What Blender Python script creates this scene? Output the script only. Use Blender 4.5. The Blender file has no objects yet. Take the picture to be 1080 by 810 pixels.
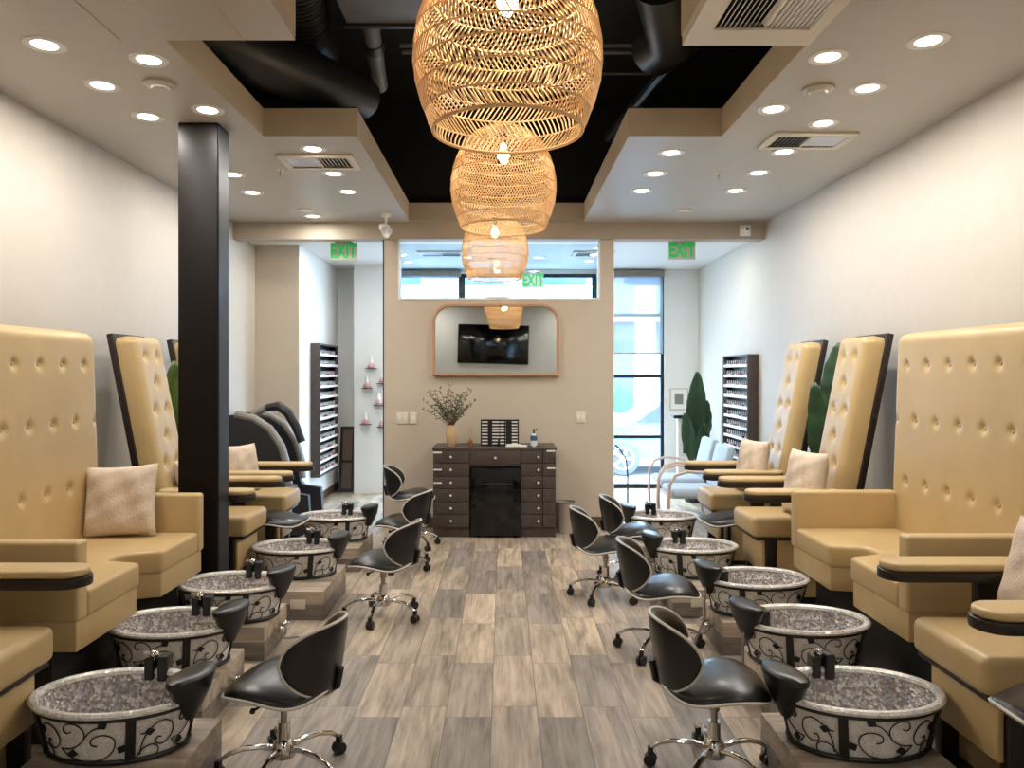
import bpy, bmesh, math, random
from mathutils import Vector, Matrix
random.seed(7)
PI = math.pi
R = math.radians
scene = bpy.context.scene
COL = scene.collection
F, CX, CY, H = 800.0, 531.0, 394.0, 1.62      # lens in pixels, vanishing point, eye height


def X(px, d):
    return (px - CX) * d / F


def Z(py, d):
    return H - (py - CY) * d / F


# ------------------------------------------------------------------ materials
def newmat(name):
    m = bpy.data.materials.new(name)
    m.use_nodes = True
    nt = m.node_tree
    b = nt.nodes['Principled BSDF']
    return m, nt, b


def lin(c):
    return tuple(((v / 255) / 12.92 if v / 255 <= .04045 else ((v / 255 + .055) / 1.055) ** 2.4) for v in c) + (1,)


def mat(name, rgb, rough=.5, metal=0., noise=.06, scale=8., bump=0., bscale=60., spec=None, coat=0.):
    m, nt, b = newmat(name)
    c = lin(rgb)
    n = nt.nodes.new('ShaderNodeTexNoise')
    n.inputs['Scale'].default_value = scale
    n.inputs['Detail'].default_value = 4
    tc = nt.nodes.new('ShaderNodeTexCoord')
    nt.links.new(tc.outputs['Object'], n.inputs['Vector'])
    r = nt.nodes.new('ShaderNodeValToRGB')
    r.color_ramp.elements[0].position = .3
    r.color_ramp.elements[1].position = .7
    r.color_ramp.elements[0].color = tuple(v * (1 - noise) for v in c[:3]) + (1,)
    r.color_ramp.elements[1].color = tuple(min(1, v * (1 + noise)) for v in c[:3]) + (1,)
    nt.links.new(n.outputs['Fac'], r.inputs['Fac'])
    nt.links.new(r.outputs['Color'], b.inputs['Base Color'])
    b.inputs['Roughness'].default_value = rough
    b.inputs['Metallic'].default_value = metal
    if spec is not None:
        b.inputs['Specular IOR Level'].default_value = spec
    if coat:
        b.inputs['Coat Weight'].default_value = coat
        b.inputs['Coat Roughness'].default_value = .15
    if bump:
        n2 = nt.nodes.new('ShaderNodeTexNoise')
        n2.inputs['Scale'].default_value = bscale
        n2.inputs['Detail'].default_value = 3
        nt.links.new(tc.outputs['Object'], n2.inputs['Vector'])
        bp = nt.nodes.new('ShaderNodeBump')
        bp.inputs['Strength'].default_value = bump
        bp.inputs['Distance'].default_value = .01
        nt.links.new(n2.outputs['Fac'], bp.inputs['Height'])
        nt.links.new(bp.outputs['Normal'], b.inputs['Normal'])
    return m


def emis(name, rgb, strength):
    m, nt, b = newmat(name)
    b.inputs['Base Color'].default_value = lin(rgb)
    b.inputs['Emission Color'].default_value = lin(rgb)
    b.inputs['Emission Strength'].default_value = strength
    return m


M = {}
M['wall'] = mat('wall_paint', (192, 185, 174), .6, noise=.02, bump=.06, bscale=150)
M['wall_back'] = mat('partition_paint', (196, 184, 167), .6, noise=.02, bump=.05, bscale=150)
M['wall_white'] = mat('white_wall_paint', (226, 226, 224), .55, noise=.015)
M['ceil'] = mat('ceiling_paint', (184, 178, 168), .4, noise=.02, bump=.04, bscale=6)
M['beam'] = mat('beam_paint', (172, 160, 144), .6, noise=.02)
M['fascia'] = mat('fascia_paint', (190, 174, 150), .6, noise=.02)
M['void'] = mat('black_void_paint', (9, 9, 10), .75, noise=.3)
M['void2'] = mat('black_duct_paint', (30, 31, 33), .42, noise=.2)
M['duct_grey'] = mat('grey_duct_paint', (96, 96, 98), .5, noise=.1)
M['base'] = mat('baseboard_brown', (88, 68, 54), .5, noise=.15)
M['leather'] = mat('tan_leather', (192, 165, 117), .38, noise=.05, scale=5, bump=.12, bscale=220)
M['leather2'] = mat('tan_leather_arm', (197, 170, 123), .42, noise=.05, scale=5, bump=.1, bscale=220)
M['espresso'] = mat('espresso_wood', (34, 25, 21), .33, noise=.3, scale=6)
M['column'] = mat('black_column_paint', (20, 15, 13), .5, noise=.2, spec=.2)
M['blackplas'] = mat('black_plastic', (20, 20, 21), .35, noise=.15)
M['vinyl'] = mat('black_vinyl', (17, 18, 20), .32, noise=.15, bump=.08, bscale=180, coat=.15)
M['pipe'] = mat('white_piping', (205, 200, 190), .4, noise=.05)
M['chrome'] = mat('chrome', (215, 212, 208), .12, 1., noise=.02)
M['steel'] = mat('brushed_steel', (170, 166, 160), .35, 1., noise=.05)
M['iron'] = mat('wrought_iron', (14, 13, 13), .4, noise=.2, bump=.1)
M['cloth'] = mat('cream_pillow_cloth', (214, 196, 176), .9, noise=.07, scale=30, bump=.5, bscale=130)
M['white'] = mat('white_plastic', (232, 230, 225), .4, noise=.02)
M['ivory'] = mat('ivory_plastic', (222, 212, 194), .4, noise=.02)
M['cab'] = mat('dark_oak_laminate', (70, 61, 56), .42, noise=.18, scale=14)
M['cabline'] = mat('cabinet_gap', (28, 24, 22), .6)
M['black_gloss'] = mat('black_gloss', (8, 9, 12), .08, noise=.1)
M['leaf'] = mat('dark_leaf', (34, 66, 38), .4, noise=.35, scale=6)
M['leaf2'] = mat('bright_leaf', (70, 94, 30), .42, noise=.3, scale=6)
M['olive'] = mat('olive_leaf', (78, 88, 58), .55, noise=.3)
M['twig'] = mat('brown_twig', (84, 66, 46), .7)
M['vase'] = mat('tan_ceramic', (196, 164, 122), .5, noise=.12)
M['amber'] = mat('amber_glass', (140, 92, 55), .2, noise=.2)
M['reed'] = mat('reed_stick', (190, 160, 115), .7)
M['wood_frame'] = mat('pale_wood_frame', (186, 142, 112), .5, noise=.12)
M['grey_shell'] = mat('grey_shell', (128, 124, 118), .4, noise=.05)
M['dark_shell'] = mat('charcoal_shell', (40, 40, 44), .45, noise=.1)
M['greyleather'] = mat('grey_cushion', (120, 120, 120), .5)
M['pot'] = mat('dark_planter', (46, 40, 38), .5)
M['soil'] = mat('potting_soil', (40, 30, 24), .9, bump=.5)
M['asphalt'] = mat('pavement', (150, 152, 156), .9, noise=.08)
M['opposite'] = mat('opposite_building', (140, 152, 164), .8, noise=.04)
M['bluewin'] = mat('blue_window', (60, 88, 120), .25, noise=.15)
M['carblue'] = mat('car_paint', (92, 122, 146), .3, noise=.05)
M['carglass'] = mat('car_glass', (30, 48, 66), .1)
M['tyre'] = mat('tyre_rubber', (96, 98, 102), .8)
M['alloy'] = mat('alloy_wheel', (210, 212, 214), .4, noise=.03)
M['blackframe'] = mat('black_window_frame', (20, 21, 24), .4)
M['pinkwood'] = mat('pale_bentwood', (206, 178, 158), .45, noise=.08)
M['bluecloth'] = mat('pale_blue_fabric', (176, 192, 208), .8, noise=.05, bump=.2)
M['green'] = None


def glassmat(name, tint=(235, 245, 250), alpha=.1):
    m, nt, b = newmat(name)
    nt.nodes.remove(b)
    out = nt.nodes['Material Output']
    t = nt.nodes.new('ShaderNodeBsdfTransparent')
    t.inputs['Color'].default_value = lin(tint)
    g = nt.nodes.new('ShaderNodeBsdfGlossy')
    g.inputs['Roughness'].default_value = .02
    mx = nt.nodes.new('ShaderNodeMixShader')
    n = nt.nodes.new('ShaderNodeTexNoise')
    n.inputs['Scale'].default_value = 1.5
    mp = nt.nodes.new('ShaderNodeMapRange')
    mp.inputs['To Min'].default_value = alpha * .8
    mp.inputs['To Max'].default_value = alpha * 1.2
    nt.links.new(n.outputs['Fac'], mp.inputs['Value'])
    nt.links.new(mp.outputs['Result'], mx.inputs['Fac'])
    nt.links.new(t.outputs[0], mx.inputs[1])
    nt.links.new(g.outputs[0], mx.inputs[2])
    nt.links.new(mx.outputs[0], out.inputs['Surface'])
    return m


M['glass'] = glassmat('window_glass', alpha=.05)
M['bulbglass'] = emis('warm_bulb', (255, 226, 178), 30)
M['lens'] = emis('downlight_lens', (255, 244, 226), 9)
M['exitplate'] = mat('exit_plate', (188, 188, 180), .5)
M['exitgreen'] = emis('exit_green', (20, 160, 72), .6)


def shade_mat():
    m, nt, b = newmat('roller_shade_fabric')
    nt.nodes.remove(b)
    out = nt.nodes['Material Output']
    tc = nt.nodes.new('ShaderNodeTexCoord')
    w = nt.nodes.new('ShaderNodeTexNoise')
    mp = nt.nodes.new('ShaderNodeMapping')
    mp.inputs['Scale'].default_value = (3, 3, 60)
    nt.links.new(tc.outputs['Object'], mp.inputs['Vector'])
    nt.links.new(mp.outputs['Vector'], w.inputs['Vector'])
    mr = nt.nodes.new('ShaderNodeMapRange')
    mr.inputs['To Min'].default_value = .25
    mr.inputs['To Max'].default_value = .5
    nt.links.new(w.outputs['Fac'], mr.inputs['Value'])
    t = nt.nodes.new('ShaderNodeBsdfTransparent')
    d = nt.nodes.new('ShaderNodeBsdfDiffuse')
    d.inputs['Color'].default_value = lin((150, 152, 152))
    tr = nt.nodes.new('ShaderNodeBsdfTranslucent')
    tr.inputs['Color'].default_value = lin((150, 156, 160))
    m1 = nt.nodes.new('ShaderNodeMixShader')
    nt.links.new(d.outputs[0], m1.inputs[1])
    nt.links.new(tr.outputs[0], m1.inputs[2])
    m2 = nt.nodes.new('ShaderNodeMixShader')
    nt.links.new(mr.outputs['Result'], m2.inputs['Fac'])
    nt.links.new(m1.outputs[0], m2.inputs[1])
    nt.links.new(t.outputs[0], m2.inputs[2])
    nt.links.new(m2.outputs[0], out.inputs['Surface'])
    return m


M['shade'] = shade_mat()


def mirror_mat():
    m, nt, b = newmat('mirror_glass')
    b.inputs['Metallic'].default_value = 1
    b.inputs['Roughness'].default_value = .01
    n = nt.nodes.new('ShaderNodeTexNoise')
    n.inputs['Scale'].default_value = 2
    r = nt.nodes.new('ShaderNodeValToRGB')
    r.color_ramp.elements[0].color = (.80, .84, .80, 1)
    r.color_ramp.elements[1].color = (.86, .89, .86, 1)
    nt.links.new(n.outputs['Fac'], r.inputs['Fac'])
    nt.links.new(r.outputs['Color'], b.inputs['Base Color'])
    return m


M['mirror'] = mirror_mat()


def rattan_mat():
    m, nt, b = newmat('rattan_cane')
    nt.nodes.remove(b)
    out = nt.nodes['Material Output']
    n = nt.nodes.new('ShaderNodeTexNoise')
    n.inputs['Scale'].default_value = 40
    tc = nt.nodes.new('ShaderNodeTexCoord')
    nt.links.new(tc.outputs['Object'], n.inputs['Vector'])
    r = nt.nodes.new('ShaderNodeValToRGB')
    r.color_ramp.elements[0].color = lin((214, 180, 132))
    r.color_ramp.elements[1].color = lin((246, 224, 184))
    nt.links.new(n.outputs['Fac'], r.inputs['Fac'])
    d = nt.nodes.new('ShaderNodeBsdfPrincipled')
    d.inputs['Roughness'].default_value = .5
    t = nt.nodes.new('ShaderNodeBsdfTranslucent')
    mx = nt.nodes.new('ShaderNodeMixShader')
    mx.inputs['Fac'].default_value = .35
    nt.links.new(r.outputs['Color'], d.inputs['Base Color'])
    nt.links.new(r.outputs['Color'], t.inputs['Color'])
    nt.links.new(d.outputs[0], mx.inputs[1])
    nt.links.new(t.outputs[0], mx.inputs[2])
    nt.links.new(mx.outputs[0], out.inputs['Surface'])
    return m


M['rattan'] = rattan_mat()


def mathn(nt, op, a, b=None, c=None):
    n = nt.nodes.new('ShaderNodeMath')
    n.operation = op
    for i, v in enumerate((a, b, c)):
        if v is None:
            continue
        if isinstance(v, (int, float)):
            n.inputs[i].default_value = v
        else:
            nt.links.new(v, n.inputs[i])
    return n.outputs[0]


def plank_mat(name, w, L, o_even, o_odd, x0, axis='XY', ramp=None, rough=.42, dark=1.):
    """wood look tile planks running along the second axis"""
    m, nt, b = newmat(name)
    tc = nt.nodes.new('ShaderNodeTexCoord')
    sp = nt.nodes.new('ShaderNodeSeparateXYZ')
    nt.links.new(tc.outputs['Object'], sp.inputs[0])
    u = sp.outputs[axis[0]]
    v = sp.outputs[axis[1]]
    cu = mathn(nt, 'DIVIDE', mathn(nt, 'SUBTRACT', u, x0), w)
    ci = mathn(nt, 'FLOOR', cu)
    par = mathn(nt, 'FLOORED_MODULO', ci, 2.)
    off = mathn(nt, 'ADD', mathn(nt, 'MULTIPLY', par, o_odd - o_even), o_even)
    cv = mathn(nt, 'DIVIDE', mathn(nt, 'SUBTRACT', v, off), L)
    ri = mathn(nt, 'FLOOR', cv)
    cmb = nt.nodes.new('ShaderNodeCombineXYZ')
    nt.links.new(ci, cmb.inputs[0])
    nt.links.new(ri, cmb.inputs[1])
    wn = nt.nodes.new('ShaderNodeTexWhiteNoise')
    wn.noise_dimensions = '3D'
    nt.links.new(cmb.outputs[0], wn.inputs['Vector'])
    # grain, each plank with its own offset
    off3 = nt.nodes.new('ShaderNodeVectorMath')
    off3.operation = 'MULTIPLY_ADD'
    nt.links.new(wn.outputs['Color'], off3.inputs[0])
    off3.inputs[1].default_value = (37, 37, 37)
    nt.links.new(tc.outputs['Object'], off3.inputs[2])
    mp = nt.nodes.new('ShaderNodeMapping')
    sc = [40, 40, 40]
    sc['XYZ'.index(axis[1])] = 2.6
    mp.inputs['Scale'].default_value = sc
    nt.links.new(off3.outputs[0], mp.inputs['Vector'])
    g = nt.nodes.new('ShaderNodeTexNoise')
    g.inputs['Scale'].default_value = 1
    g.inputs['Detail'].default_value = 6
    g.inputs['Roughness'].default_value = .65
    g.inputs['Distortion'].default_value = .5
    nt.links.new(mp.outputs['Vector'], g.inputs['Vector'])
    mp2 = nt.nodes.new('ShaderNodeMapping')
    sc2 = [9, 9, 9]
    sc2['XYZ'.index(axis[1])] = 1.7
    mp2.inputs['Scale'].default_value = sc2
    nt.links.new(off3.outputs[0], mp2.inputs['Vector'])
    g2 = nt.nodes.new('ShaderNodeTexNoise')
    g2.inputs['Scale'].default_value = 1
    g2.inputs['Detail'].default_value = 5
    g2.inputs['Distortion'].default_value = .9
    nt.links.new(mp2.outputs['Vector'], g2.inputs['Vector'])
    r1 = nt.nodes.new('ShaderNodeValToRGB')
    ramp = ramp or [(0, (126, 119, 113)), (.3, (158, 145, 132)), (.7, (176, 160, 142)), (1, (190, 173, 150))]
    els = r1.color_ramp.elements
    while len(els) < len(ramp):
        els.new(.5)
    for e, (p, c) in zip(els, ramp):
        e.position = p
        e.color = tuple(k * dark for k in lin(c)[:3]) + (1,)
    nt.links.new(wn.outputs['Value'], r1.inputs['Fac'])
    k = mathn(nt, 'ADD', mathn(nt, 'MULTIPLY', g.outputs['Fac'], .8), mathn(nt, 'MULTIPLY', g2.outputs['Fac'], .95))
    mr = nt.nodes.new('ShaderNodeMapRange')
    mr.inputs['From Min'].default_value = .58
    mr.inputs['From Max'].default_value = 1.08
    mr.inputs['To Min'].default_value = .42
    mr.inputs['To Max'].default_value = 1.34
    nt.links.new(k, mr.inputs['Value'])
    mul = nt.nodes.new('ShaderNodeVectorMath')
    mul.operation = 'SCALE'
    nt.links.new(r1.outputs['Color'], mul.inputs[0])
    nt.links.new(mr.outputs['Result'], mul.inputs['Scale'])
    fu = mathn(nt, 'FRACT', cu)
    fv = mathn(nt, 'FRACT', cv)
    eu = mathn(nt, 'MINIMUM', fu, mathn(nt, 'SUBTRACT', 1., fu))
    ev = mathn(nt, 'MINIMUM', fv, mathn(nt, 'SUBTRACT', 1., fv))
    gap = mathn(nt, 'MINIMUM', mathn(nt, 'DIVIDE', eu, .0030 / w), mathn(nt, 'DIVIDE', ev, .0030 / L))
    gap = mathn(nt, 'MINIMUM', gap, 1.)
    mx = nt.nodes.new('ShaderNodeMix')
    mx.data_type = 'RGBA'
    nt.links.new(gap, mx.inputs['Factor'])
    mx.inputs['A'].default_value = lin((92, 82, 72))
    nt.links.new(mul.outputs[0], mx.inputs['B'])
    nt.links.new(mx.outputs['Result'], b.inputs['Base Color'])
    rr = nt.nodes.new('ShaderNodeMapRange')
    rr.inputs['To Min'].default_value = rough + .08
    rr.inputs['To Max'].default_value = rough - .06
    nt.links.new(g.outputs['Fac'], rr.inputs['Value'])
    nt.links.new(rr.outputs['Result'], b.inputs['Roughness'])
    bp = nt.nodes.new('ShaderNodeBump')
    bp.inputs['Strength'].default_value = .25
    bp.inputs['Distance'].default_value = .002
    nt.links.new(mathn(nt, 'ADD', gap, mathn(nt, 'MULTIPLY', g.outputs['Fac'], .4)), bp.inputs['Height'])
    nt.links.new(bp.outputs['Normal'], b.inputs['Normal'])
    return m


M['floor'] = plank_mat('plank_tile_floor', .2175, .67, 3.69, 3.575, -.056)
M['boxwood'] = plank_mat('plank_tile_box', .12, .9, 0, .3, -.5, axis='ZX', rough=.45)


def mosaic(name, cols, rough, scale, metal=.3, bump=.5):
    m, nt, b = newmat(name)
    tc = nt.nodes.new('ShaderNodeTexCoord')
    v = nt.nodes.new('ShaderNodeTexVoronoi')
    v.inputs['Scale'].default_value = scale
    nt.links.new(tc.outputs['Object'], v.inputs['Vector'])
    n = nt.nodes.new('ShaderNodeTexNoise')
    n.inputs['Scale'].default_value = 7
    n.inputs['Detail'].default_value = 3
    nt.links.new(tc.outputs['Object'], n.inputs['Vector'])
    sp = nt.nodes.new('ShaderNodeSeparateColor')
    nt.links.new(v.outputs['Color'], sp.inputs[0])
    k = mathn(nt, 'ADD', mathn(nt, 'MULTIPLY', sp.outputs[0], .55), mathn(nt, 'MULTIPLY', n.outputs['Fac'], .5))
    r = nt.nodes.new('ShaderNodeValToRGB')
    els = r.color_ramp.elements
    while len(els) < len(cols):
        els.new(.5)
    for i, (e, c) in enumerate(zip(els, cols)):
        e.position = .12 + .76 * i / (len(cols) - 1)
        e.color = lin(c)
    nt.links.new(k, r.inputs['Fac'])
    nt.links.new(r.outputs['Color'], b.inputs['Base Color'])
    b.inputs['Roughness'].default_value = rough
    b.inputs['Metallic'].default_value = metal
    bp = nt.nodes.new('ShaderNodeBump')
    bp.inputs['Strength'].default_value = bump
    bp.inputs['Distance'].default_value = .006
    nt.links.new(v.outputs['Distance'], bp.inputs['Height'])
    nt.links.new(bp.outputs['Normal'], b.inputs['Normal'])
    return m


M['bowl_in'] = mosaic('mosaic_glass_inside', [(104, 108, 110), (156, 156, 150), (152, 132, 120), (196, 196, 192), (132, 128, 150), (240, 236, 228), (176, 174, 168)], .2, 90, .3)
M['bowl_rim'] = mosaic('silver_crackle_rim', [(196, 193, 188), (230, 228, 222), (248, 246, 242)], .18, 110, .25, .5)
M['bowl_out'] = mosaic('cream_crackle_panel', [(214, 211, 204), (236, 233, 227), (246, 244, 239)], .35, 90, 0, .3)


# ------------------------------------------------------------------ mesh builder
class MB:
    def __init__(s):
        s.v = []
        s.f = []

    def add(s, vs, fs):
        o = len(s.v)
        s.v += [tuple(p) for p in vs]
        s.f += [tuple(i + o for i in f) for f in fs]
        return s

    def bm(s, bm):
        bm.verts.index_update()
        s.add([v.co for v in bm.verts], [[v.index for v in f.verts] for f in bm.faces])
        bm.free()
        return s

    def box(s, x0, x1, y0, y1, z0, z1):
        v = [(x, y, z) for z in (z0, z1) for y in (y0, y1) for x in (x0, x1)]
        s.add(v, [(0, 2, 3, 1), (4, 5, 7, 6), (0, 1, 5, 4), (2, 6, 7, 3), (0, 4, 6, 2), (1, 3, 7, 5)])
        return s

    def rbox(s, x0, x1, y0, y1, z0, z1, r=.01, seg=3, m=None):
        bm = bmesh.new()
        bmesh.ops.create_cube(bm, size=1)
        for v in bm.verts:
            v.co = Vector(((x0 + x1) / 2 + v.co.x * (x1 - x0), (y0 + y1) / 2 + v.co.y * (y1 - y0), (z0 + z1) / 2 + v.co.z * (z1 - z0)))
        r = min(r, .49 * min(abs(x1 - x0), abs(y1 - y0), abs(z1 - z0)))
        bmesh.ops.bevel(bm, geom=bm.edges[:], offset=r, segments=seg, profile=.5, affect='EDGES')
        if m:
            bm.transform(m)
        return s.bm(bm)

    def prism(s, pts, z0, z1, r=0, seg=3, m=None):
        """extrude xy polygon from z0 to z1"""
        bm = bmesh.new()
        a = [bm.verts.new((p[0], p[1], z0)) for p in pts]
        b = [bm.verts.new((p[0], p[1], z1)) for p in pts]
        n = len(pts)
        bm.faces.new(a[::-1])
        bm.faces.new(b)
        for i in range(n):
            bm.faces.new((a[i], a[(i + 1) % n], b[(i + 1) % n], b[i]))
        bmesh.ops.recalc_face_normals(bm, faces=bm.faces[:])
        if r:
            bmesh.ops.bevel(bm, geom=bm.edges[:], offset=r, segments=seg, profile=.5, affect='EDGES')
        if m:
            bm.transform(m)
        return s.bm(bm)

    def tube(s, path, r, n=8, closed=False, caps=True, flat=1.):
        P = [Vector(p) for p in path]
        k = len(P)
        rr = r if isinstance(r, (list, tuple)) else [r] * k
        up = None
        rings = []
        for i in range(k):
            if closed:
                t = P[(i + 1) % k] - P[i - 1]
            else:
                t = P[min(i + 1, k - 1)] - P[max(i - 1, 0)]
            if t.length < 1e-9:
                t = Vector((0, 0, 1))
            t.normalize()
            if up is None:
                up = Vector((0, 0, 1)) if abs(t.z) < .9 else Vector((1, 0, 0))
            a = t.cross(up)
            if a.length < 1e-6:
                a = t.orthogonal()
            a.normalize()
            b = a.cross(t).normalized()
            up = b
            rings.append([P[i] + (a * math.cos(2 * PI * j / n) + b * math.sin(2 * PI * j / n) * flat) * rr[i] for j in range(n)])
        vs = [p for rg in rings for p in rg]
        fs = []
        for i in range(k if closed else k - 1):
            for j in range(n):
                i2 = (i + 1) % k
                fs.append((i * n + j, i * n + (j + 1) % n, i2 * n + (j + 1) % n, i2 * n + j))
        if not closed and caps:
            fs.append(tuple(range(n))[::-1])
            fs.append(tuple((k - 1) * n + j for j in range(n)))
        return s.add(vs, fs)

    def rev(s, prof, n=32, sx=1., sy=1., o=(0, 0, 0), cap0=False, cap1=False, a0=0, m=None):
        """revolve (r,z) profile; a profile entry may be (rx, ry, z)"""
        vs, fs = [], []
        for p in prof:
            rx, ry, z = (p[0], p[0], p[1]) if len(p) == 2 else p
            for j in range(n):
                a = 2 * PI * j / n + a0
                q = Vector((o[0] + rx * sx * math.cos(a), o[1] + ry * sy * math.sin(a), o[2] + z))
                vs.append(m @ q if m else q)
        k = len(prof)
        for i in range(k - 1):
            for j in range(n):
                fs.append((i * n + j, i * n + (j + 1) % n, (i + 1) * n + (j + 1) % n, (i + 1) * n + j))
        if cap0:
            fs.append(tuple(range(n))[::-1])
        if cap1:
            fs.append(tuple((k - 1) * n + j for j in range(n)))
        return s.add(vs, fs)

    def ball(s, c, r, n=10, sx=1, sy=1, sz=1):
        prof = []
        for i in range(n // 2 + 1):
            a = -PI / 2 + PI * i / (n // 2)
            prof.append((max(1e-4, math.cos(a)) * r, math.sin(a) * r * sz))
        return s.rev(prof, n, sx, sy, c, True, True)

    def pad(s, fn, t0, t1, nr=7, na=36, edge=.25):
        """cushion over a disc: fn(r,a)->(point, normal); thickness profile bulges t1 up and t0 down"""
        vs, fs = [], []
        for side, t in ((1, t1), (-1, t0)):
            for i in range(nr + 1):
                r = math.sin(PI / 2 * i / nr)
                for j in range(na):
                    p, nrm = fn(r, 2 * PI * j / na)
                    k = (1 - r ** 5) ** .5
                    vs.append(Vector(p) + Vector(nrm) * t * k * side)
        o = (nr + 1) * na
        for i in range(nr):
            for j in range(na):
                q = (i * na + j, i * na + (j + 1) % na, (i + 1) * na + (j + 1) % na, (i + 1) * na + j)
                if i == 0:
                    continue
                fs.append(q[::-1])
                fs.append(tuple(x + o for x in q))
        fs.append(tuple(na + j for j in range(na)))
        fs.append(tuple(o + na + j for j in range(na))[::-1])
        return s.add(vs, fs)

    def build(s, name, m, parent=None, loc=None, smooth=35, rot=None):
        me = bpy.data.meshes.new(name)
        me.from_pydata(s.v, [], s.f)
        bm = bmesh.new()
        bm.from_mesh(me)
        bmesh.ops.remove_doubles(bm, verts=bm.verts[:], dist=1e-5)
        bmesh.ops.recalc_face_normals(bm, faces=bm.faces[:])
        loose = [v for v in bm.verts if not v.link_faces]
        bmesh.ops.delete(bm, geom=loose, context='VERTS')
        bm.to_mesh(me)
        bm.free()
        me.polygons.foreach_set('use_smooth', [True] * len(me.polygons))
        me.set_sharp_from_angle(angle=R(smooth))
        me.materials.append(M[m] if isinstance(m, str) else m)
        o = bpy.data.objects.new(name, me)
        COL.objects.link(o)
        if parent:
            o.parent = parent
        if loc:
            o.location = loc
        if rot:
            o.rotation_euler = rot
        return o


def empty(name, loc=(0, 0, 0), rz=0):
    o = bpy.data.objects.new(name, None)
    o.empty_display_size = .1
    COL.objects.link(o)
    o.location = loc
    o.rotation_euler = (0, 0, rz)
    return o


def tag(o, label, cat, group=None, kind=None):
    o['label'] = label
    o['category'] = cat
    if group:
        o['group'] = group
    if kind:
        o['kind'] = kind
    return o


def thing(name, label, cat, loc=(0, 0, 0), rz=0, group=None):
    return tag(empty(name, loc, rz), label, cat, group)


def kids(o):
    return [c for c in COL.objects if c.parent == o]


def copy_tree(o, parent=None):
    c = o.copy()
    COL.objects.link(c)
    c.parent = parent
    for ch in kids_cache(o):
        copy_tree(ch, c)
    return c


def kids_cache(o):
    return list(o.children)


def dup(root, loc, rz, label, group=None):
    c = copy_tree(root)
    c.location = loc
    c.rotation_euler = (0, 0, rz)
    c['label'] = label
    if group:
        c['group'] = group
    return c


def struct(name, mb, m, parent=None, smooth=30):
    o = mb.build(name, m, parent, smooth=smooth)
    if not parent:
        o['kind'] = 'structure'
    return o


# ------------------------------------------------------------------ room shell
XL, XR = -2.84, 2.75
YR, YB, YF = -1.2, 8.0, 10.7          # rear wall behind camera, partition, street front
ZC, ZF = 3.21, 3.09
ZV = 4.5
OXL, OXR = -.985, .842               # narrow ceiling opening
WXL, WXR = -1.613, 1.467             # wide ceiling opening
D1, D2, D3 = 3.57, 5.08, 7.84

struct('floor', MB().box(XL - .1, XR + .1, YR - .1, YF + .25, -.1, 0), 'floor')
struct('wall_left', MB().box(XL - .1, XL, YR - .1, 8.67, 0, ZV), 'wall')
struct('wall_right', MB().box(XR, XR + .1, YR - .1, YF + .1, 0, ZV), 'wall')
struct('wall_rear', MB().box(XL, XR, YR - .1, YR, 0, ZV), 'wall_white')
struct('ceiling_void', MB().box(XL - .1, XR + .1, YR - .1, YF + .1, ZV, ZV + .1), 'void')

# soffit ceiling with the stepped opening
SO = ZC + .175
c = MB()
c.box(XL, OXL, YR, D1, ZC, SO).box(OXR, XR, YR, D1, ZC, SO)
c.box(XL, WXL, D1, D2, ZC, SO).box(WXR, XR, D1, D2, ZC, SO)
c.box(XL, OXL, D2, YB, ZC, SO).box(OXR, XR, D2, YB, ZC, SO)
struct('ceiling', c, 'ceil')
# fascia boards round the opening (thin lining, 4 mm proud)
fb = MB()
t = .006
fb.box(OXL, OXL + t, D2, D3, ZC - .002, SO + .01).box(OXR - t, OXR, D2, D3, ZC - .002, SO + .01)
fb.box(WXL, OXL + t, D2 - t, D2, ZC - .002, SO + .01).box(OXR - t, WXR, D2 - t, D2, ZC - .002, SO + .01)
fb.box(WXL, WXL + t, D1, D2 - t, ZC - .002, SO + .01).box(WXR - t, WXR, D1, D2 - t, ZC - .002, SO + .01)
fb.box(OXL, OXL + t, YR, D1, ZC - .002, SO + .01).box(OXR - t, OXR, YR, D1, ZC - .002, SO + .01)
struct('trim_1', fb, 'fascia')
struct('trim_2', MB().box(XL, XR, YB - .03, YB + .12, 3.03, ZC + .005).box(OXL, OXR, D3, YB, ZC - .001, SO), 'beam')   # beam over the partition
# black lining of the void above the soffit
v = MB()
v.box(XL, XL + .02, YR, YB + .2, SO + .02, ZV).box(XR - .02, XR, YR, YB + .2, SO + .02, ZV)
v.box(XL, XR, YR, YR + .02, SO + .02, ZV).box(XL, XR, YB, YB + .12, ZC + .01, ZV)
v.box(XL, OXL - .002, YR, D1, SO, SO + .02).box(OXR + .002, XR, YR, D1, SO, SO + .02)
v.box(XL, WXL, D1, D2, SO, SO + .02).box(WXR, XR, D1, D2, SO, SO + .02)
v.box(XL, OXL, D2, YB, SO, SO + .02).box(OXR, XR, D2, YB, SO, SO + .02)
struct('wall_void', v, 'void')
# shallow dropped soffit panel at the near left of the opening
sp = MB()
sp.box(-1.80, OXL + .01, .6, 3.55, ZC - .03, ZC)
struct('trim_3', sp, 'ceil')
struct('trim_4', MB().box(-1.22, -1.213, .6, 3.548, ZC - .034, ZC - .0299).box(-1.795, -1.79, .6, 3.548, ZC - .034, ZC - .0299), 'fascia')

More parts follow.
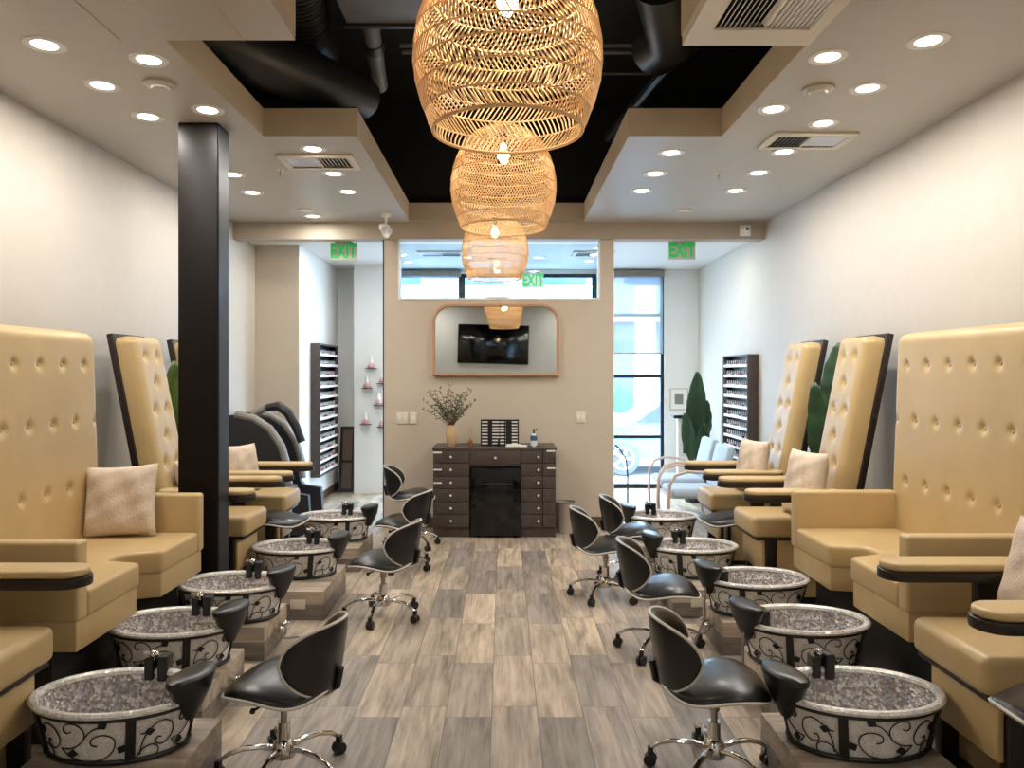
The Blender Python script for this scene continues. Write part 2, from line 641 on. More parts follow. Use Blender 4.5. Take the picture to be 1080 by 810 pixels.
# partition wall with clerestory opening
PX0, PX1 = -1.26, 1.16
wx0, wx1, wz0, wz1 = X(420, 8), X(633, 8), Z(316, 8), Z(254.5, 8)
p = MB()
p.box(PX0, wx0, YB, YB + .12, 0, 3.03).box(wx1, PX1, YB, YB + .12, 0, 3.03)
p.box(wx0, wx1, YB, YB + .12, 0, wz0)
struct('wall_back', p, 'wall_back')
w = MB()
for a in ((wx0, wx0 + .018, wz0, wz1 - .012), (wx1 - .018, wx1, wz0, wz1 - .012), (wx0 + .018, wx1 - .018, wz0, wz0 + .018)):
    w.box(a[0], a[1], YB - .008, YB + .125, a[2], a[3])
wo = struct('window_1', w, 'white')
MB().box(wx0 + .018, wx1 - .018, YB + .06, YB + .066, wz0 + .018, wz1 - .012).build('pane', 'glass', wo)
# partition end casings
struct('trim_5', MB().box(PX0 - .012, PX0, YB - .004, YB + .124, 0, 3.03), 'cabline')
struct('trim_6', MB().box(PX1, PX1 + .006, YB - .004, YB + .124, 0, 3.03), 'white')
struct('baseboard_back', MB().box(PX0, -.7, YB - .015, YB, 0, .11).box(.53, PX1, YB - .015, YB, 0, .11), 'base')
struct('baseboard_right', MB().box(XR - .015, XR, YR, YF, 0, .11), 'base')
struct('baseboard_left', MB().box(XL, XL + .015, YR, 8.67, 0, .11), 'base')

# front zone behind the partition
struct('wall_pier', MB().box(XL, -2.34, 8.67, YF, 0, ZF), 'wall_back')
struct('wall_nook_side', MB().box(-2.34, -2.334, 8.67, YF, .1, ZF - .001), 'wall_white')
struct('ceiling_front', MB().box(XL, XR, YB + .12, YF + .1, ZF, ZF + .1), 'wall_white')
struct('baseboard_front', MB().box(-2.34, -2.325, 8.67, YF, 0, .1).box(-2.325, -1.5, YF - .015, YF, 0, .1).box(2.3, XR - .016, YF - .015, YF, 0, .1), 'base')
WT = 3.03                              # window head
FX0, FX1 = -1.5, 2.27
f = MB()
f.box(-2.34, FX0, YF, YF + .15, 0, ZF).box(FX1, XR, YF, YF + .15, 0, ZF).box(FX0, FX1, YF, YF + .15, WT, ZF)
struct('wall_front', f, 'wall_white')
struct('wall_nook', MB().box(-2.02, -1.5, 10.25, YF - .001, 0.0, ZF - .002), 'wall_white')


def facade_window(n, x0, x1, bars, shade_z, dark=.045):
    m = MB()
    y0, y1 = YF + .03, YF + .09
    m.box(x0, x0 + dark, y0, y1, 0, WT).box(x1 - dark, x1, y0, y1, 0, WT)
    for z in bars:
        m.box(x0 + dark, x1 - dark, y0, y1, z - dark / 2, z + dark / 2)
    m.box(x0 + dark, x1 - dark, y0, y1, 0, .06).box(x0 + dark, x1 - dark, y0, y1, WT - .05, WT)
    o = struct('window_%d' % n, m, 'blackframe')
    MB().box(x0 + dark, x1 - dark, y0 + .025, y0 + .031, .06, WT - .05).build('pane', 'glass', o)
    if n == 3:
        return
    cas = MB().rbox(x0 + .01, x1 - .01, YF - .08, YF - .0005, WT - .05, WT + .04, .01)
    s_ = tag(cas.build('roller_shade', 'grey_shell'),
             {2: 'short rolled-up roller shade over the left street window', 4: 'grey roller shade pulled halfway down the tall right street window'}[n], 'roller shade', 'roller shades on the street windows')
    if shade_z < WT - .1:
        MB().box(x0 + .03, x1 - .03, YF - .042, YF - .04, shade_z, WT - .05).build('shade_fabric', 'shade', s_)
        MB().rbox(x0 + .03, x1 - .03, YF - .05, YF - .034, shade_z - .02, shade_z, .004).build('hem_bar', 'steel', s_)


facade_window(2, FX0, -.59, [2.45, 1.43], WT - .02)
facade_window(3, -.59, 1.30, [2.45], WT - .02)
facade_window(4, 1.30, FX1, [Z(332, 10.7), Z(397, 10.7), Z(461, 10.7)], Z(372, 10.7))

# ------------------------------------------------------------------ column
col = thing('steel_column', 'dark brown steel column standing from floor to ceiling beside the left sofa', 'column', (-1.935, 4.90, 0))
MB().rbox(-.125, .125, -.10, .10, 0, ZC - .001, .006).build('shaft', 'column', col)
MB().box(.126, .129, -.085, .085, 0.02, ZC - .02).build('side_sheen', 'dark_shell', col)  # lighter sheet, paints the reflections on the column's aisle side

# ------------------------------------------------------------------ ceiling fixtures
dl = thing('downlight', 'x', 'ceiling light')
MB().rev([(.058, -.002), (.075, -.008), (.093, -.005), (.096, 0), (.06, .0)], 32).build('trim_ring', 'white', dl)
MB().rev([(.001, -.003), (.058, -.003), (.062, .0), (.001, .0)], 32, cap0=True).build('lens', 'lens', dl)
lights = [(47, 47, 'left of the black opening, nearest the left edge'), (157, 63, 'left ceiling, just past the dropped panel corner'), (108, 90, 'left ceiling, between the near pair and the column pair'),
          (156, 123, 'left ceiling, left of the column head'), (219, 116, 'left ceiling, directly in front of the column head'),
          (330, 157, 'left ceiling, just before the left air vent'), (352, 183, 'left ceiling, just beyond the left air vent'), (266, 203, 'left ceiling, just right of the column, small'),
          (367, 202, 'left ceiling, second beyond the left air vent, small'), (330, 228, 'left ceiling, last and smallest before the beam'), (246, 184, 'left ceiling, half hidden behind the column'),
          (979, 43, 'right ceiling, nearest the right wall and largest'), (873, 60, 'right ceiling, near the big corner vent'), (915, 93, 'right ceiling, beside the smoke detector'),
          (816, 115, 'right ceiling, beside the opening corner'), (868, 130, 'right ceiling, just before the small right vent'), (827, 160, 'right ceiling, just beyond the small right vent'),
          (708, 161, 'right ceiling, at the near inner corner of the opening'), (691, 183, 'right ceiling, second along the inner opening edge'), (800, 182, 'right ceiling, right of the sprinkler head'),
          (776, 201, 'right ceiling, far outer corner and small'), (677, 201, 'right ceiling, third along the inner opening edge')]


def downlight_lamp(x, y, z, e=1.):
    l = bpy.data.lights.new('downlight_lamp', 'AREA')
    l.shape = 'DISK'
    l.size = .11
    l.energy = DL * e
    l.color = (1, .95, .88)
    l.spread = R(180)
    o = bpy.data.objects.new('downlight_lamp', l)
    COL.objects.link(o)
    o.location = (x, y, z - .012)


DL = 8.3
for i, (px, py, desc) in enumerate(lights):
    d = (ZC - H) * F / (CY - py)
    x = X(px, d)
    lab = 'round recessed downlight in the ' + desc
    if i == 0:
        dl.location = (x, d, ZC)
        dl['label'] = lab
        dl['group'] = 'recessed downlights'
    else:
        dup(dl, (x, d, ZC), 0, lab)
    downlight_lamp(x, d, ZC)
# unseen downlights added around the camera to light the near end of the room
for x in (-1.55, 1.55):
    for y in (-.5, .9, 2.4):
        dup(dl, (x, y, ZC), 0, 'unseen round downlight added in the ceiling near the camera', 'added downlights near the camera')
        downlight_lamp(x, y, ZC, 1.5 if y < 0 else .8)


for x, y in ((-1.83, 8.62), (2.0, 8.6)):  # extra downlights added out of sight to brighten the front zone
    dup(dl, (x, y, ZF), 0, 'added round downlight in the front zone ceiling, hidden behind the %s EXIT sign' % ('left' if x < 0 else 'right'), 'front zone downlights')
    downlight_lamp(x, y, ZF, 1.7)
for x, y in ((-.45, 9.6), (.45, 9.6)):
    dup(dl, (x, y, ZF), 0, 'small round downlight in the front zone ceiling seen through the high window, %s' % ('left' if x < 0 else 'right'), 'front zone downlights')
    downlight_lamp(x, y, ZF, 1.7)


def vent(name, label, x, y, w, l, flip=1, slats=17, drop=0):
    """two-way ceiling register: slats run along Y, left half tilt one way, right half the other"""
    v = thing(name, label, 'air vent', (x, y, ZC - drop), 0, 'ceiling air vents')
    fr = MB()
    b = .05
    fr.rbox(-w / 2, w / 2, -l / 2, -l / 2 + b, -.018, 0, .004).rbox(-w / 2, w / 2, l / 2 - b, l / 2, -.018, 0, .004)
    fr.rbox(-w / 2, -w / 2 + b, -l / 2 + b, l / 2 - b, -.018, 0, .004).rbox(w / 2 - b, w / 2, -l / 2 + b, l / 2 - b, -.018, 0, .004)
    fr.box(-.008, .008, -l / 2 + b, l / 2 - b, -.014, 0)
    fr.build('frame', 'ivory', v)
    MB().box(-w / 2 + b, w / 2 - b, -l / 2 + b, l / 2 - b, -.001, .0).build('backing', 'void', v)
    n = slats
    xs = [-w / 2 + b + .012 + (w - 2 * b - .024) * i / (n - 1) for i in range(n)]
    for xx in xs:
        if abs(xx) < .012:
            continue
        s = -1 if xx < 0 else 1
        a = .007 * s
        MB().add([(xx - a, -l / 2 + b, -.002), (xx + a, -l / 2 + b, -.013), (xx + a, l / 2 - b, -.013), (xx - a, l / 2 - b, -.002),
                  (xx - a + .002, -l / 2 + b, -.002), (xx + a + .002, -l / 2 + b, -.013), (xx + a + .002, l / 2 - b, -.013), (xx - a + .002, l / 2 - b, -.002)],
                 [(0, 1, 2, 3), (7, 6, 5, 4), (0, 4, 5, 1), (3, 2, 6, 7), (1, 5, 6, 2), (0, 3, 7, 4)]).build('slat', 'white', v)
    return v


vent('air_vent', 'white ceiling air vent in the left soffit beside the opening', X(337, 5.68), 5.68, .56, .36)
vent('air_vent', 'white ceiling air vent in the right soffit near the right wall', X(851, 5.16), 5.16, .56, .34)
vent('air_vent', 'ceiling air vent in the front zone seen through the high window, left', -.76, 9.26, .56, .36).location.z = ZF
vent('air_vent', 'ceiling air vent in the front zone seen through the high window, right', 1.09, 9.26, .5, .36).location.z = ZF
# the big dropped supply grille at the near right corner
bx = thing('ceiling_register', 'large boxed ceiling register with angled slats at the near right corner of the opening', 'air vent', (0, 0, 0))
bx0, bx1, by0, by1 = OXR - .005, 1.43, 2.70, 3.55
bb = MB()
bb.box(bx0, bx0 + .02, by0, by1, ZC - .045, ZC + .2).box(bx1 - .02, bx1, by0, by1, ZC - .045, ZC).box(bx0 + .02, bx1 - .02, by1 - .02, by1, ZC - .045, ZC)
bb.box(bx0, bx1, by1 - .16, by1, ZC - .055, ZC - .045).box(bx0, bx0 + .10, by0, by1 - .16, ZC - .055, ZC - .045).box(bx1 - .06, bx1, by0, by1 - .16, ZC - .055, ZC - .045)
bb.build('frame', 'ivory', bx)
MB().box(bx0 + .1, bx1 - .06, by0, by1 - .16, ZC - .02, ZC - .015).build('backing', 'void', bx)
for i in range(20):
    xx = bx0 + .11 + (bx1 - bx0 - .18) * i / 19
    s = -1 if i < 10 else 1
    a = .009 * s
    y0, y1 = by0, by1 - .16
    zt, zb = ZC - .025, ZC - .048
    MB().add([(xx - a, y0, zt), (xx + a, y0, zb), (xx + a, y1, zb), (xx - a, y1, zt), (xx - a + .003, y0, zt), (xx + a + .003, y0, zb), (xx + a + .003, y1, zb), (xx - a + .003, y1, zt)],
             [(0, 1, 2, 3), (7, 6, 5, 4), (0, 4, 5, 1), (3, 2, 6, 7), (1, 5, 6, 2), (0, 3, 7, 4)]).build('slat', 'white', bx)

for nm, px, py, lab in (('smoke_detector', 169, 88, 'round cream smoke detector on the left ceiling'), ('smoke_detector', 863, 93, 'round cream smoke detector on the right ceiling')):
    d = 1.59 * F / (CY - py)
    t_ = thing(nm, lab, 'smoke detector', (X(px, d), d, ZC), 0, 'smoke detectors')
    MB().rev([(.085, 0), (.085, -.012), (.07, -.022), (.001, -.022)], 28).build('base_plate', 'ceil', t_)
    MB().rev([(.05, -.022), (.045, -.034), (.001, -.036)], 24).build('sensor_cap', 'ceil', t_)
for px, py, lab in ((296, 183, 'small brass sprinkler head on the left ceiling beside the vent'), (758, 186, 'small sprinkler head on the right ceiling between the downlights')):
    d = 1.56 * F / (CY - py)
    t_ = thing('sprinkler_head', lab, 'sprinkler', (X(px, d), d, ZC), 0, 'ceiling sprinklers')
    MB().rev([(.035, 0), (.03, -.006), (.001, -.006)], 16).build('escutcheon', 'ivory', t_)
    MB().tube([(0, 0, -.004), (0, 0, -.05)], .008).rev([(.001, -.05), (.022, -.052), (.001, -.056)], 12).build('deflector', 'steel', t_)
# little plates on far ceiling
for px, py, lab in ((722, 221, 'small flat oval plate on the far right ceiling'), (322, 221, 'small flat oval plate on the far left ceiling')):
    d = 1.59 * F / (CY - py)
    tag(MB().rev([(.07, 0), (.066, -.012), (.001, -.014)], 20).build('ceiling_plate', 'ivory', loc=(X(px, d), d, ZC)), lab, 'ceiling plate', 'ceiling plates')

# security camera at the right end of the beam
t_ = thing('security_camera', 'small white dome security camera on the right end of the beam', 'camera', (X(786, 7.95), 7.97, Z(243, 7.95)))
MB().rbox(-.06, .06, -.03, 0, -.06, .06, .012).build('mount', 'white', t_)
MB().ball((0, -.05, 0), .04, 14).build('camera_ball', 'white', t_)
MB().ball((0, -.088, .002), .016, 10).build('camera_lens', 'black_gloss', t_)
# emergency twin spot at left end of opening
d = 7.55
t_ = thing('spotlight', 'white twin-head spotlight hanging from the ceiling at the far left corner of the opening', 'spotlight', (X(407, d), d, ZC))
MB().rev([(.05, 0), (.05, -.03), (.001, -.03)], 16).tube([(0, 0, -.02), (0, 0, -.10)], .012).build('stem', 'white', t_)
for s in (-1, 1):
    MB().rev([(.02, .03), (.035, 0), (.05, -.05), (.052, -.06), (.04, -.055), (.001, -.04)], 16, m=Matrix.Translation((s * .035, -.01, -.15 - .02 * s)) @ Matrix.Rotation(R(50 * s), 4, 'Y') @ Matrix.Rotation(R(-35), 4, 'X')).build('lamp_head', 'white', t_)


# EXIT signs
def exit_sign(px, py, d, label, w=.29, h=.19, hang=True, flip=False):
    t_ = thing('exit_sign', label, 'exit sign', (X(px, d), d, Z(py, d)), 0, 'exit signs')
    MB().rbox(-w / 2, w / 2, -.01, .01, -h / 2, h / 2, .004).build('face_plate', 'exitplate', t_)
    if hang:
        MB().rbox(-w * .33, w * .33, -.02, .02, h / 2, h / 2 + .04, .004).build('housing', 'steel', t_)
    cu = bpy.data.curves.new('lettering', 'FONT')
    cu.body = 'EXIT'
    cu.size = h * .98
    cu.extrude = .002
    cu.offset = .006
    cu.align_x = 'CENTER'
    cu.align_y = 'CENTER'
    cu.space_character = 1.0
    cu.materials.append(M['exitgreen'])
    tmp = bpy.data.objects.new('tmp', cu)
    COL.objects.link(tmp)
    dg = bpy.context.evaluated_depsgraph_get()
    me = bpy.data.meshes.new_from_object(tmp.evaluated_get(dg))
    bpy.data.objects.remove(tmp)
    o = bpy.data.objects.new('lettering', me)
    COL.objects.link(o)
    o.parent = t_
    o.location = (0, -.0125, -.002)
    o.scale = (.74, 1.14, 1)
    o.rotation_euler = (PI / 2, 0, 0)


exit_sign(362.5, 265.5, 8.22, 'green-lettered EXIT sign hanging over the left doorway')
exit_sign(719, 264.5, 8.22, 'green-lettered EXIT sign hanging over the right doorway')
exit_sign(562, 296, 10.2, 'EXIT sign seen through the high window above the mirror', .28, .2)

# ------------------------------------------------------------------ ducts in the black void
t_ = thing('spiral_duct', 'dark spiral-ribbed round air duct inside the black ceiling opening', 'duct')
path = [(-1.10, 3.0, 4.15), (-1.20, 4.1, 4.12), (-1.38, 5.3, 4.08), (-1.40, 5.75, 4.05)]
MB().tube([Vector(path[0]).lerp(Vector(path[1]), k / 10) for k in range(10)] + [Vector(path[1]).lerp(Vector(path[2]), k / 12) for k in range(12)] + [path[2], path[3]], .16, 20).build('duct_body', 'void2', t_)
for k in range(26):
    a = Vector(path[1]).lerp(Vector(path[2]), k / 25)
    MB().tube([(a.x + .165 * math.cos(q), a.y + .02 * math.sin(q), a.z + .165 * math.sin(q)) for q in [2 * PI * j / 20 for j in range(20)]], .008, 5, closed=True).build('rib', 'void2', t_)
tag(MB().tube([(-1.95, 4.55, 3.7), (-1.7, 4.75, 3.68), (-1.45, 5.1, 3.66), (-1.2, 5.45, 3.66), (-1.05, 5.7, 3.7)], [.17, .19, .19, .18, .16], 18).build('flexible_duct', 'void2'),
    'fat black flexible duct lying across the left of the black ceiling opening', 'duct')
t_ = thing('duct_plenum', 'dark grey sheet-metal duct box high in the black ceiling opening', 'duct')
MB().rbox(-.98, -.30, 3.7, 4.75, 3.80, 4.2, .01).build('box_body', 'duct_grey', t_)
MB().rbox(-1.0, -.28, 4.72, 4.76, 3.78, 4.22, .005).build('flange', 'void2', t_)
t_ = thing('duct_collar', 'short round black pipe with a collar below the duct box', 'pipe')
MB().tube([(-.86, 4.77, 3.97), (-.90, 5.3, 3.88), (-.93, 5.7, 3.78)], .06, 16).build('pipe_body', 'duct_grey', t_)
MB().tube([(-.893, 5.2, 3.90), (-.898, 5.28, 3.885)], .073, 16).build('collar', 'void2', t_)
for k, (y, z) in enumerate(((5.5, 4.0), (5.62, 4.0), (6.4, 4.15))):
    tag(MB().tube([(-.75, y, z), (1.4, y, z)], .016 if k < 2 else .012, 8).build('conduit', 'duct_grey'),
        ['grey conduit crossing the black opening, nearest of three', 'grey conduit crossing the black opening, middle of three', 'thin grey conduit crossing the black opening, farthest of three'][k], 'conduit', 'conduits in the ceiling void')
tag(MB().tube([(.95, 4.5, 3.95), (1.1, 4.9, 3.8), (1.05, 5.2, 3.85)], .18, 16).build('flexible_duct', 'void2'), 'short fat black flexible duct at the right of the ceiling opening', 'duct')
tag(MB().tube([(1.36, 4.3, 3.86), (1.0, 7.2, 3.86)], .05, 10).build('drain_pipe', 'void2'), 'long thin black pipe running back along the right of the ceiling opening', 'pipe')


# ------------------------------------------------------------------ rattan pendants
def pendant_proto():
    t_ = thing('rattan_pendant', 'x', 'pendant lamp', (0, 0, 0), 0, 'woven rattan dome pendants')
    # profile: r, z (z=0 bottom rim)
    prof = [(.248, 0), (.272, .055), (.296, .12), (.308, .18), (.31, .235), (.303, .30), (.287, .36), (.262, .42), (.226, .475), (.175, .52), (.11, .55), (.045, .565)]

    prof = [(r, z * 1.07) for r, z in prof]

    def P(tt, a, dr=0):
        k = tt * (len(prof) - 1)
        i = min(int(k), len(prof) - 2)
        f_ = k - i
        r = prof[i][0] * (1 - f_) + prof[i + 1][0] * f_ + dr
        z = prof[i][1] * (1 - f_) + prof[i + 1][1] * f_
        return Vector((r * math.cos(a), r * math.sin(a), z))
    w = MB()
    rnd = random.Random(3)
    nb = len(prof) - 1
    for b in range(nb):
        n = int(112 * (prof[b][0] + prof[b + 1][0]) / .62)
        n = max(n, 40)
        sgn = 1 if b % 2 else -1
        for k in range(n):
            a = 2 * PI * k / n + rnd.uniform(-.006, .006)
            sl = sgn * .135 * (.31 / max(.12, prof[b][0])) ** .5
            pts = [P((b + f_) / nb, a + sl * f_, .003 * math.sin(PI * f_)) for f_ in (0, .5, 1)]
            w.tube(pts, rnd.uniform(.0024, .0036), 4, caps=False)
    w.build('woven_shade', 'rattan', t_)
    for b in range(nb):
        r, z = prof[b]
        MB().tube([(r * math.cos(q), r * math.sin(q), z) for q in [2 * PI * j / 56 for j in range(56)]], .006 if b in (0,) else .0032, 6, closed=True).build('hoop', 'rattan', t_)
    s = MB().rev([(.05, .603), (.05, .612), (.012, .622), (.001, .622)], 16, cap0=True)
    s.build('top_cap', 'rattan', t_)
    MB().tube([(0, 0, .57), (0, 0, 2.06)], .004, 8).build('cord', 'blackplas', t_)
    MB().rev([(.001, .50), (.022, .50), (.022, .56), (.012, .575)], 14).build('socket', 'blackplas', t_)
    MB().rev([(.001, .385), (.018, .388), (.032, .405), (.036, .425), (.031, .448), (.018, .475), (.015, .50)], 18).build('bulb', 'bulbglass', t_)
    return t_


pen = pendant_proto()
pdef = [(X(535.5, 2.52), 2.52, 2.425, 'largest and nearest woven rattan dome pendant, cut by the top edge'),
        (X(531, 4.51), 4.51, 2.485, 'middle woven rattan dome pendant in front of the black opening'),
        (X(522, 7.1), 7.10, 2.51, 'farthest and smallest woven rattan pendant before the high window')]
for i, (x, y, z, lab) in enumerate(pdef):
    if i == 0:
        pen.location = (x, y, z)
        pen['label'] = lab
    else:
        o = dup(pen, (x, y, z), i * .7, lab)
    l = bpy.data.lights.new('pendant_lamp', 'POINT')
    l.energy = 12.5
    l.color = (1, .82, .60)
    l.shadow_soft_size = .045
    o = bpy.data.objects.new('pendant_lamp', l)
    COL.objects.link(o)
    o.location = (x, y, z + .35)


# ------------------------------------------------------------------ tufted panels
def tufted(w, h, th, buttons, rc=.05, nu=60, nv=90, puff=.03, depth=.016, s=.026):
    """upholstered slab: face towards -X, local y in [-w/2,w/2], z in [0,h]; x from -th (front) to 0"""
    def outline(y, z):
        # distance inside the rounded rectangle
        dx = w / 2 - abs(y)
        dz = min(z, h - z)
        r = .06
        if dx < r and dz < r:
            q = r - math.hypot(r - dx, r - dz)
        else:
            q = min(dx, dz)
        return max(0., q)
    m = MB()
    vs = []

    def mapc(u):
        return u
    for j in range(nv + 1):
        for i in range(nu + 1):
            y = -w / 2 + w * i / nu
            z = h * j / nv
            e = outline(y, z)
            k = min(1., e / .07)
            edge = (1 - (1 - k) ** 2.2) ** .5 if k > 0 else 0
            x = -th * .45 - (th * .55) * edge - puff * 0
            dd = 0
            for (by, bz) in buttons:
                q = (y - by) ** 2 + (z - bz) ** 2
                if q < .04:
                    dd += depth * math.exp(-q / (s * s)) + depth * .18 * math.exp(-abs(y - by) / .012 - max(0, (z - bz)) / .08) * (1 if z >= bz else math.exp((z - bz) / .02)) * .6
            x += dd * min(1, e / .04)
            # round the corners of the outline
            yy, zz = y, z
            dx = w / 2 - abs(y)
            dz = min(z, h - z)
            if dx < rc and dz < rc:
                L_ = math.hypot(rc - dx, rc - dz)
                M_ = max(rc - dx, rc - dz)
                if L_ > 0:
                    f_ = M_ / L_
                    ndx = rc - (rc - dx) * f_
                    ndz = rc - (rc - dz) * f_
                    yy = math.copysign(w / 2 - ndx, y)
                    zz = ndz if z < h / 2 else h - ndz
            vs.append((x, yy, zz))
    fs = []
    n1 = nu + 1
    for j in range(nv):
        for i in range(nu):
            a = j * n1 + i
            fs.append((a, a + 1, a + 1 + n1, a + n1))
    # border loop -> back
    loop = [i for i in range(n1)] + [j * n1 + nu for j in range(1, nv + 1)] + [nv * n1 + i for i in range(nu - 1, -1, -1)] + [j * n1 for j in range(nv - 1, 0, -1)]
    o = len(vs)
    for q in loop:
        vs.append((0, vs[q][1], vs[q][2]))
    L_ = len(loop)
    for k in range(L_):
        fs.append((loop[k], loop[(k + 1) % L_], o + (k + 1) % L_, o + k))
    fs.append(tuple(o + k for k in range(L_)))
    m.add(vs, fs)
    return m


def buttons_on(parent, buttons, th, depth, mname='leather'):
    for (by, bz) in buttons:
        MB().ball((0, 0, 0), .0115, 10, sz=1, sx=.5).build('button', mname, parent, loc=(-th + depth * .92, by, bz))


# ------------------------------------------------------------------ sofas
def make_sofa():
    t_ = thing('tufted_sofa', 'x', 'sofa', (0, 0, 0), 0, 'double pedicure sofas')
    Lh = .69
    arm = .085
    poly = [(0, -Lh + arm), (0, -.125), (.17, -.06), (.20, -.03), (.20, .06), (.17, .09), (0, .125), (0, Lh - arm), (.62, Lh - arm), (.62, -Lh + arm)]
    MB().prism(poly, .545, .67, .022, 4).build('seat', 'leather', t_)
    poly2 = [(.012, -Lh + .012), (.012, -.137), (.18, -.07), (.21, -.04), (.21, .07), (.18, .10), (.012, .137), (.012, Lh - .012), (.66, Lh - .012), (.66, -Lh + .012)]
    MB().prism(poly2, .415, .548, .008, 2).build('seat_base', 'leather', t_)
    for s in (-1, 1):
        y0, y1 = (s * Lh, s * (Lh - arm)) if s < 0 else (Lh - arm, Lh)
        MB().rbox(.0, .63, y0, y1, .545, .895, .018, 4).build('arm', 'leather2', t_)
    b = [(-.53 + .215 * k, 1.06) for k in range(6)]
    b = []
    for k in range(6):
        b.append((-.535 + .214 * k, 1.075))
    for k in range(7):
        b.append((-.642 + .214 * k, .745))
    for k in range(6):
        b.append((-.56 + .214 * k, .375))
    b = [(y, z) for (y, z) in b if abs(y) < .66]
    pan = tufted(1.39, 1.28, .15, b, rc=.075, nu=130, nv=120).build('back_panel', 'leather', t_, loc=(.76, 0, .59), smooth=60)
    pan.rotation_euler = (0, R(2.0), 0)
    buttons_on(pan, b, .15, .016)
    MB().rbox(.765, .80, -.66, .66, .1, 1.80, .004).build('back_board', 'espresso', t_)
    MB().rbox(.14, .76, -Lh + .05, Lh - .05, 0.0, .42, .004).build('plinth', 'void2', t_)
    return t_


sofa = make_sofa()
sofa.location = (1.80, 4.07, 0)
sofa['label'] = 'tan leather double sofa with tall tufted back along the right wall'
dup(sofa, (-1.83, 3.95, 0), PI, 'tan leather double sofa with tall tufted back along the left wall')


# ------------------------------------------------------------------ single pedicure chairs
def capsule(x0, x1, y, w, n=10):
    pts = []
    r = w / 2
    for k in range(n + 1):
        a = PI / 2 + PI * k / n
        pts.append((x0 + r + r * math.cos(a) * 1.0, y + r * math.sin(a)))
    for k in range(n + 1):
        a = -PI / 2 + PI * k / n
        pts.append((x1 - r + r * math.cos(a), y + r * math.sin(a)))
    return pts


def make_chair():
    t_ = thing('pedicure_chair', 'x', 'chair', (0, 0, 0), 0, 'single pedicure chairs')
    MB().rbox(0, .64, -.235, .235, .505, .645, .035, 5).build('seat', 'leather', t_)
    MB().rbox(.066, .09, -.205, .205, .27, .51, .006).build('front_panel', 'leather', t_)
    fr = MB()
    fr.rbox(.091, .16, -.225, -.175, 0, .50, .004).rbox(.091, .16, .175, .225, 0, .50, .004)
    fr.rbox(.02, .62, -.22, .22, .488, .506, .004)
    fr.rbox(.10, .72, -.20, .20, 0, .10, .004)
    fr.build('frame', 'espresso', t_)
    MB().rbox(.165, .66, -.215, .215, .10, .489, .006).build('base_box', 'leather', t_)
    for s in (-1, 1):
        ab = MB()
        ab.prism(capsule(-.09, .56, s * .312, .172), .775, .815, .006, 2)
        ab.rbox(.30, .40, s * .305 - .022, s * .305 + .022, .42, .78, .006)
        ab.rbox(.30, .40, min(s * .2, s * .32), max(s * .2, s * .32), .42, .47, .004)
        a = ab.build('armrest', 'espresso', t_)
        MB().prism(capsule(-.082, .552, s * .312, .158), .815, .848, .014, 4).build('arm_pad', 'leather2', a)
    b = []
    for r_ in range(6):
        z = 1.12 - .19 * r_
        if r_ % 2 == 0:
            b += [(-.09, z), (.09, z)]
        else:
            b += [(0, z)]
    bc = tufted(.44, 1.27, .13, b, rc=.06, nu=44, nv=120, depth=.02, s=.04).build('back_cushion', 'leather', t_, loc=(.66, 0, .62), smooth=60)
    bc.rotation_euler = (0, R(11), 0)
    buttons_on(bc, b, .13, .02)
    bo = MB().rbox(0.002, .045, -.235, .235, -.02, 1.30, .006).build('back_board', 'espresso', t_, loc=(.66, 0, .62))
    bo.rotation_euler = (0, R(11), 0)
    MB().ball((0, 0, 0), .012, 8).build('bolt', 'blackplas', bo, loc=(.02, -.24, .72))
    return t_


ch = make_chair()
ch.location = (1.645, 2.83, 0)
ch['label'] = 'tan pedicure chair at the lower right corner, nearest on the right'
cdef = [(1.69, 5.36, 0, 'tan pedicure chair with tall tufted back just beyond the right sofa'),
        (1.68, 6.37, 0, 'farther tan tufted pedicure chair on the right, second beyond the right sofa'),
        (-1.74, 2.72, PI, 'tan pedicure chair at the lower left corner, nearest on the left'),
        (-1.745, 5.38, PI, 'tan tufted pedicure chair just behind the dark column'),
        (-1.745, 6.30, PI, 'farthest tan pedicure chair on the left, beyond the column')]
for x, y, r_, lab in cdef:
    dup(ch, (x, y, 0), r_, lab)


# ------------------------------------------------------------------ pillows
def pillow_mesh(w=.42, th=.12, n=18):
    vs, fs = [], []
    for side in (1, -1):
        for j in range(n + 1):
            for i in range(n + 1):
                u, v = -1 + 2 * i / n, -1 + 2 * j / n
                b = max(0, (1 - u ** 4) * (1 - v ** 4)) ** .5
                px = w / 2 * u * (1 - .07 * (1 - abs(u)) * 0 - .06 * (1 - v * v) * abs(u) ** 3)
                pz = w / 2 * v * (1 - .06 * (1 - u * u) * abs(v) ** 3)
                wr = .006 * math.sin(7 * u + 3 * v) * b + .004 * math.sin(11 * v - 5 * u) * b
                vs.append((px, side * (th / 2 * b) + wr, pz + w / 2))
    o = (n + 1) ** 2
    for j in range(n):
        for i in range(n):
            a = j * (n + 1) + i
            q = (a, a + 1, a + n + 2, a + n + 1)
            fs.append(q)
            fs.append(tuple(x + o for x in q)[::-1])
    return MB().add(vs, fs)


pl = pillow_mesh().build('throw_pillow', 'cloth', smooth=80)
tag(pl, 'square cream pillow leaning on the far arm of the left sofa', 'pillow', 'cream throw pillows')
pl.location = (-2.235, 4.41, .668)
pl.rotation_euler = (R(-13), R(-3), R(4))


def pillow(loc, rx, rz, lab, sc=1.):
    c = pl.copy()
    COL.objects.link(c)
    c.location = loc
    c.rotation_euler = (R(rx), 0, R(rz))
    c.scale = (sc * .86, sc, sc)
    c['label'] = lab


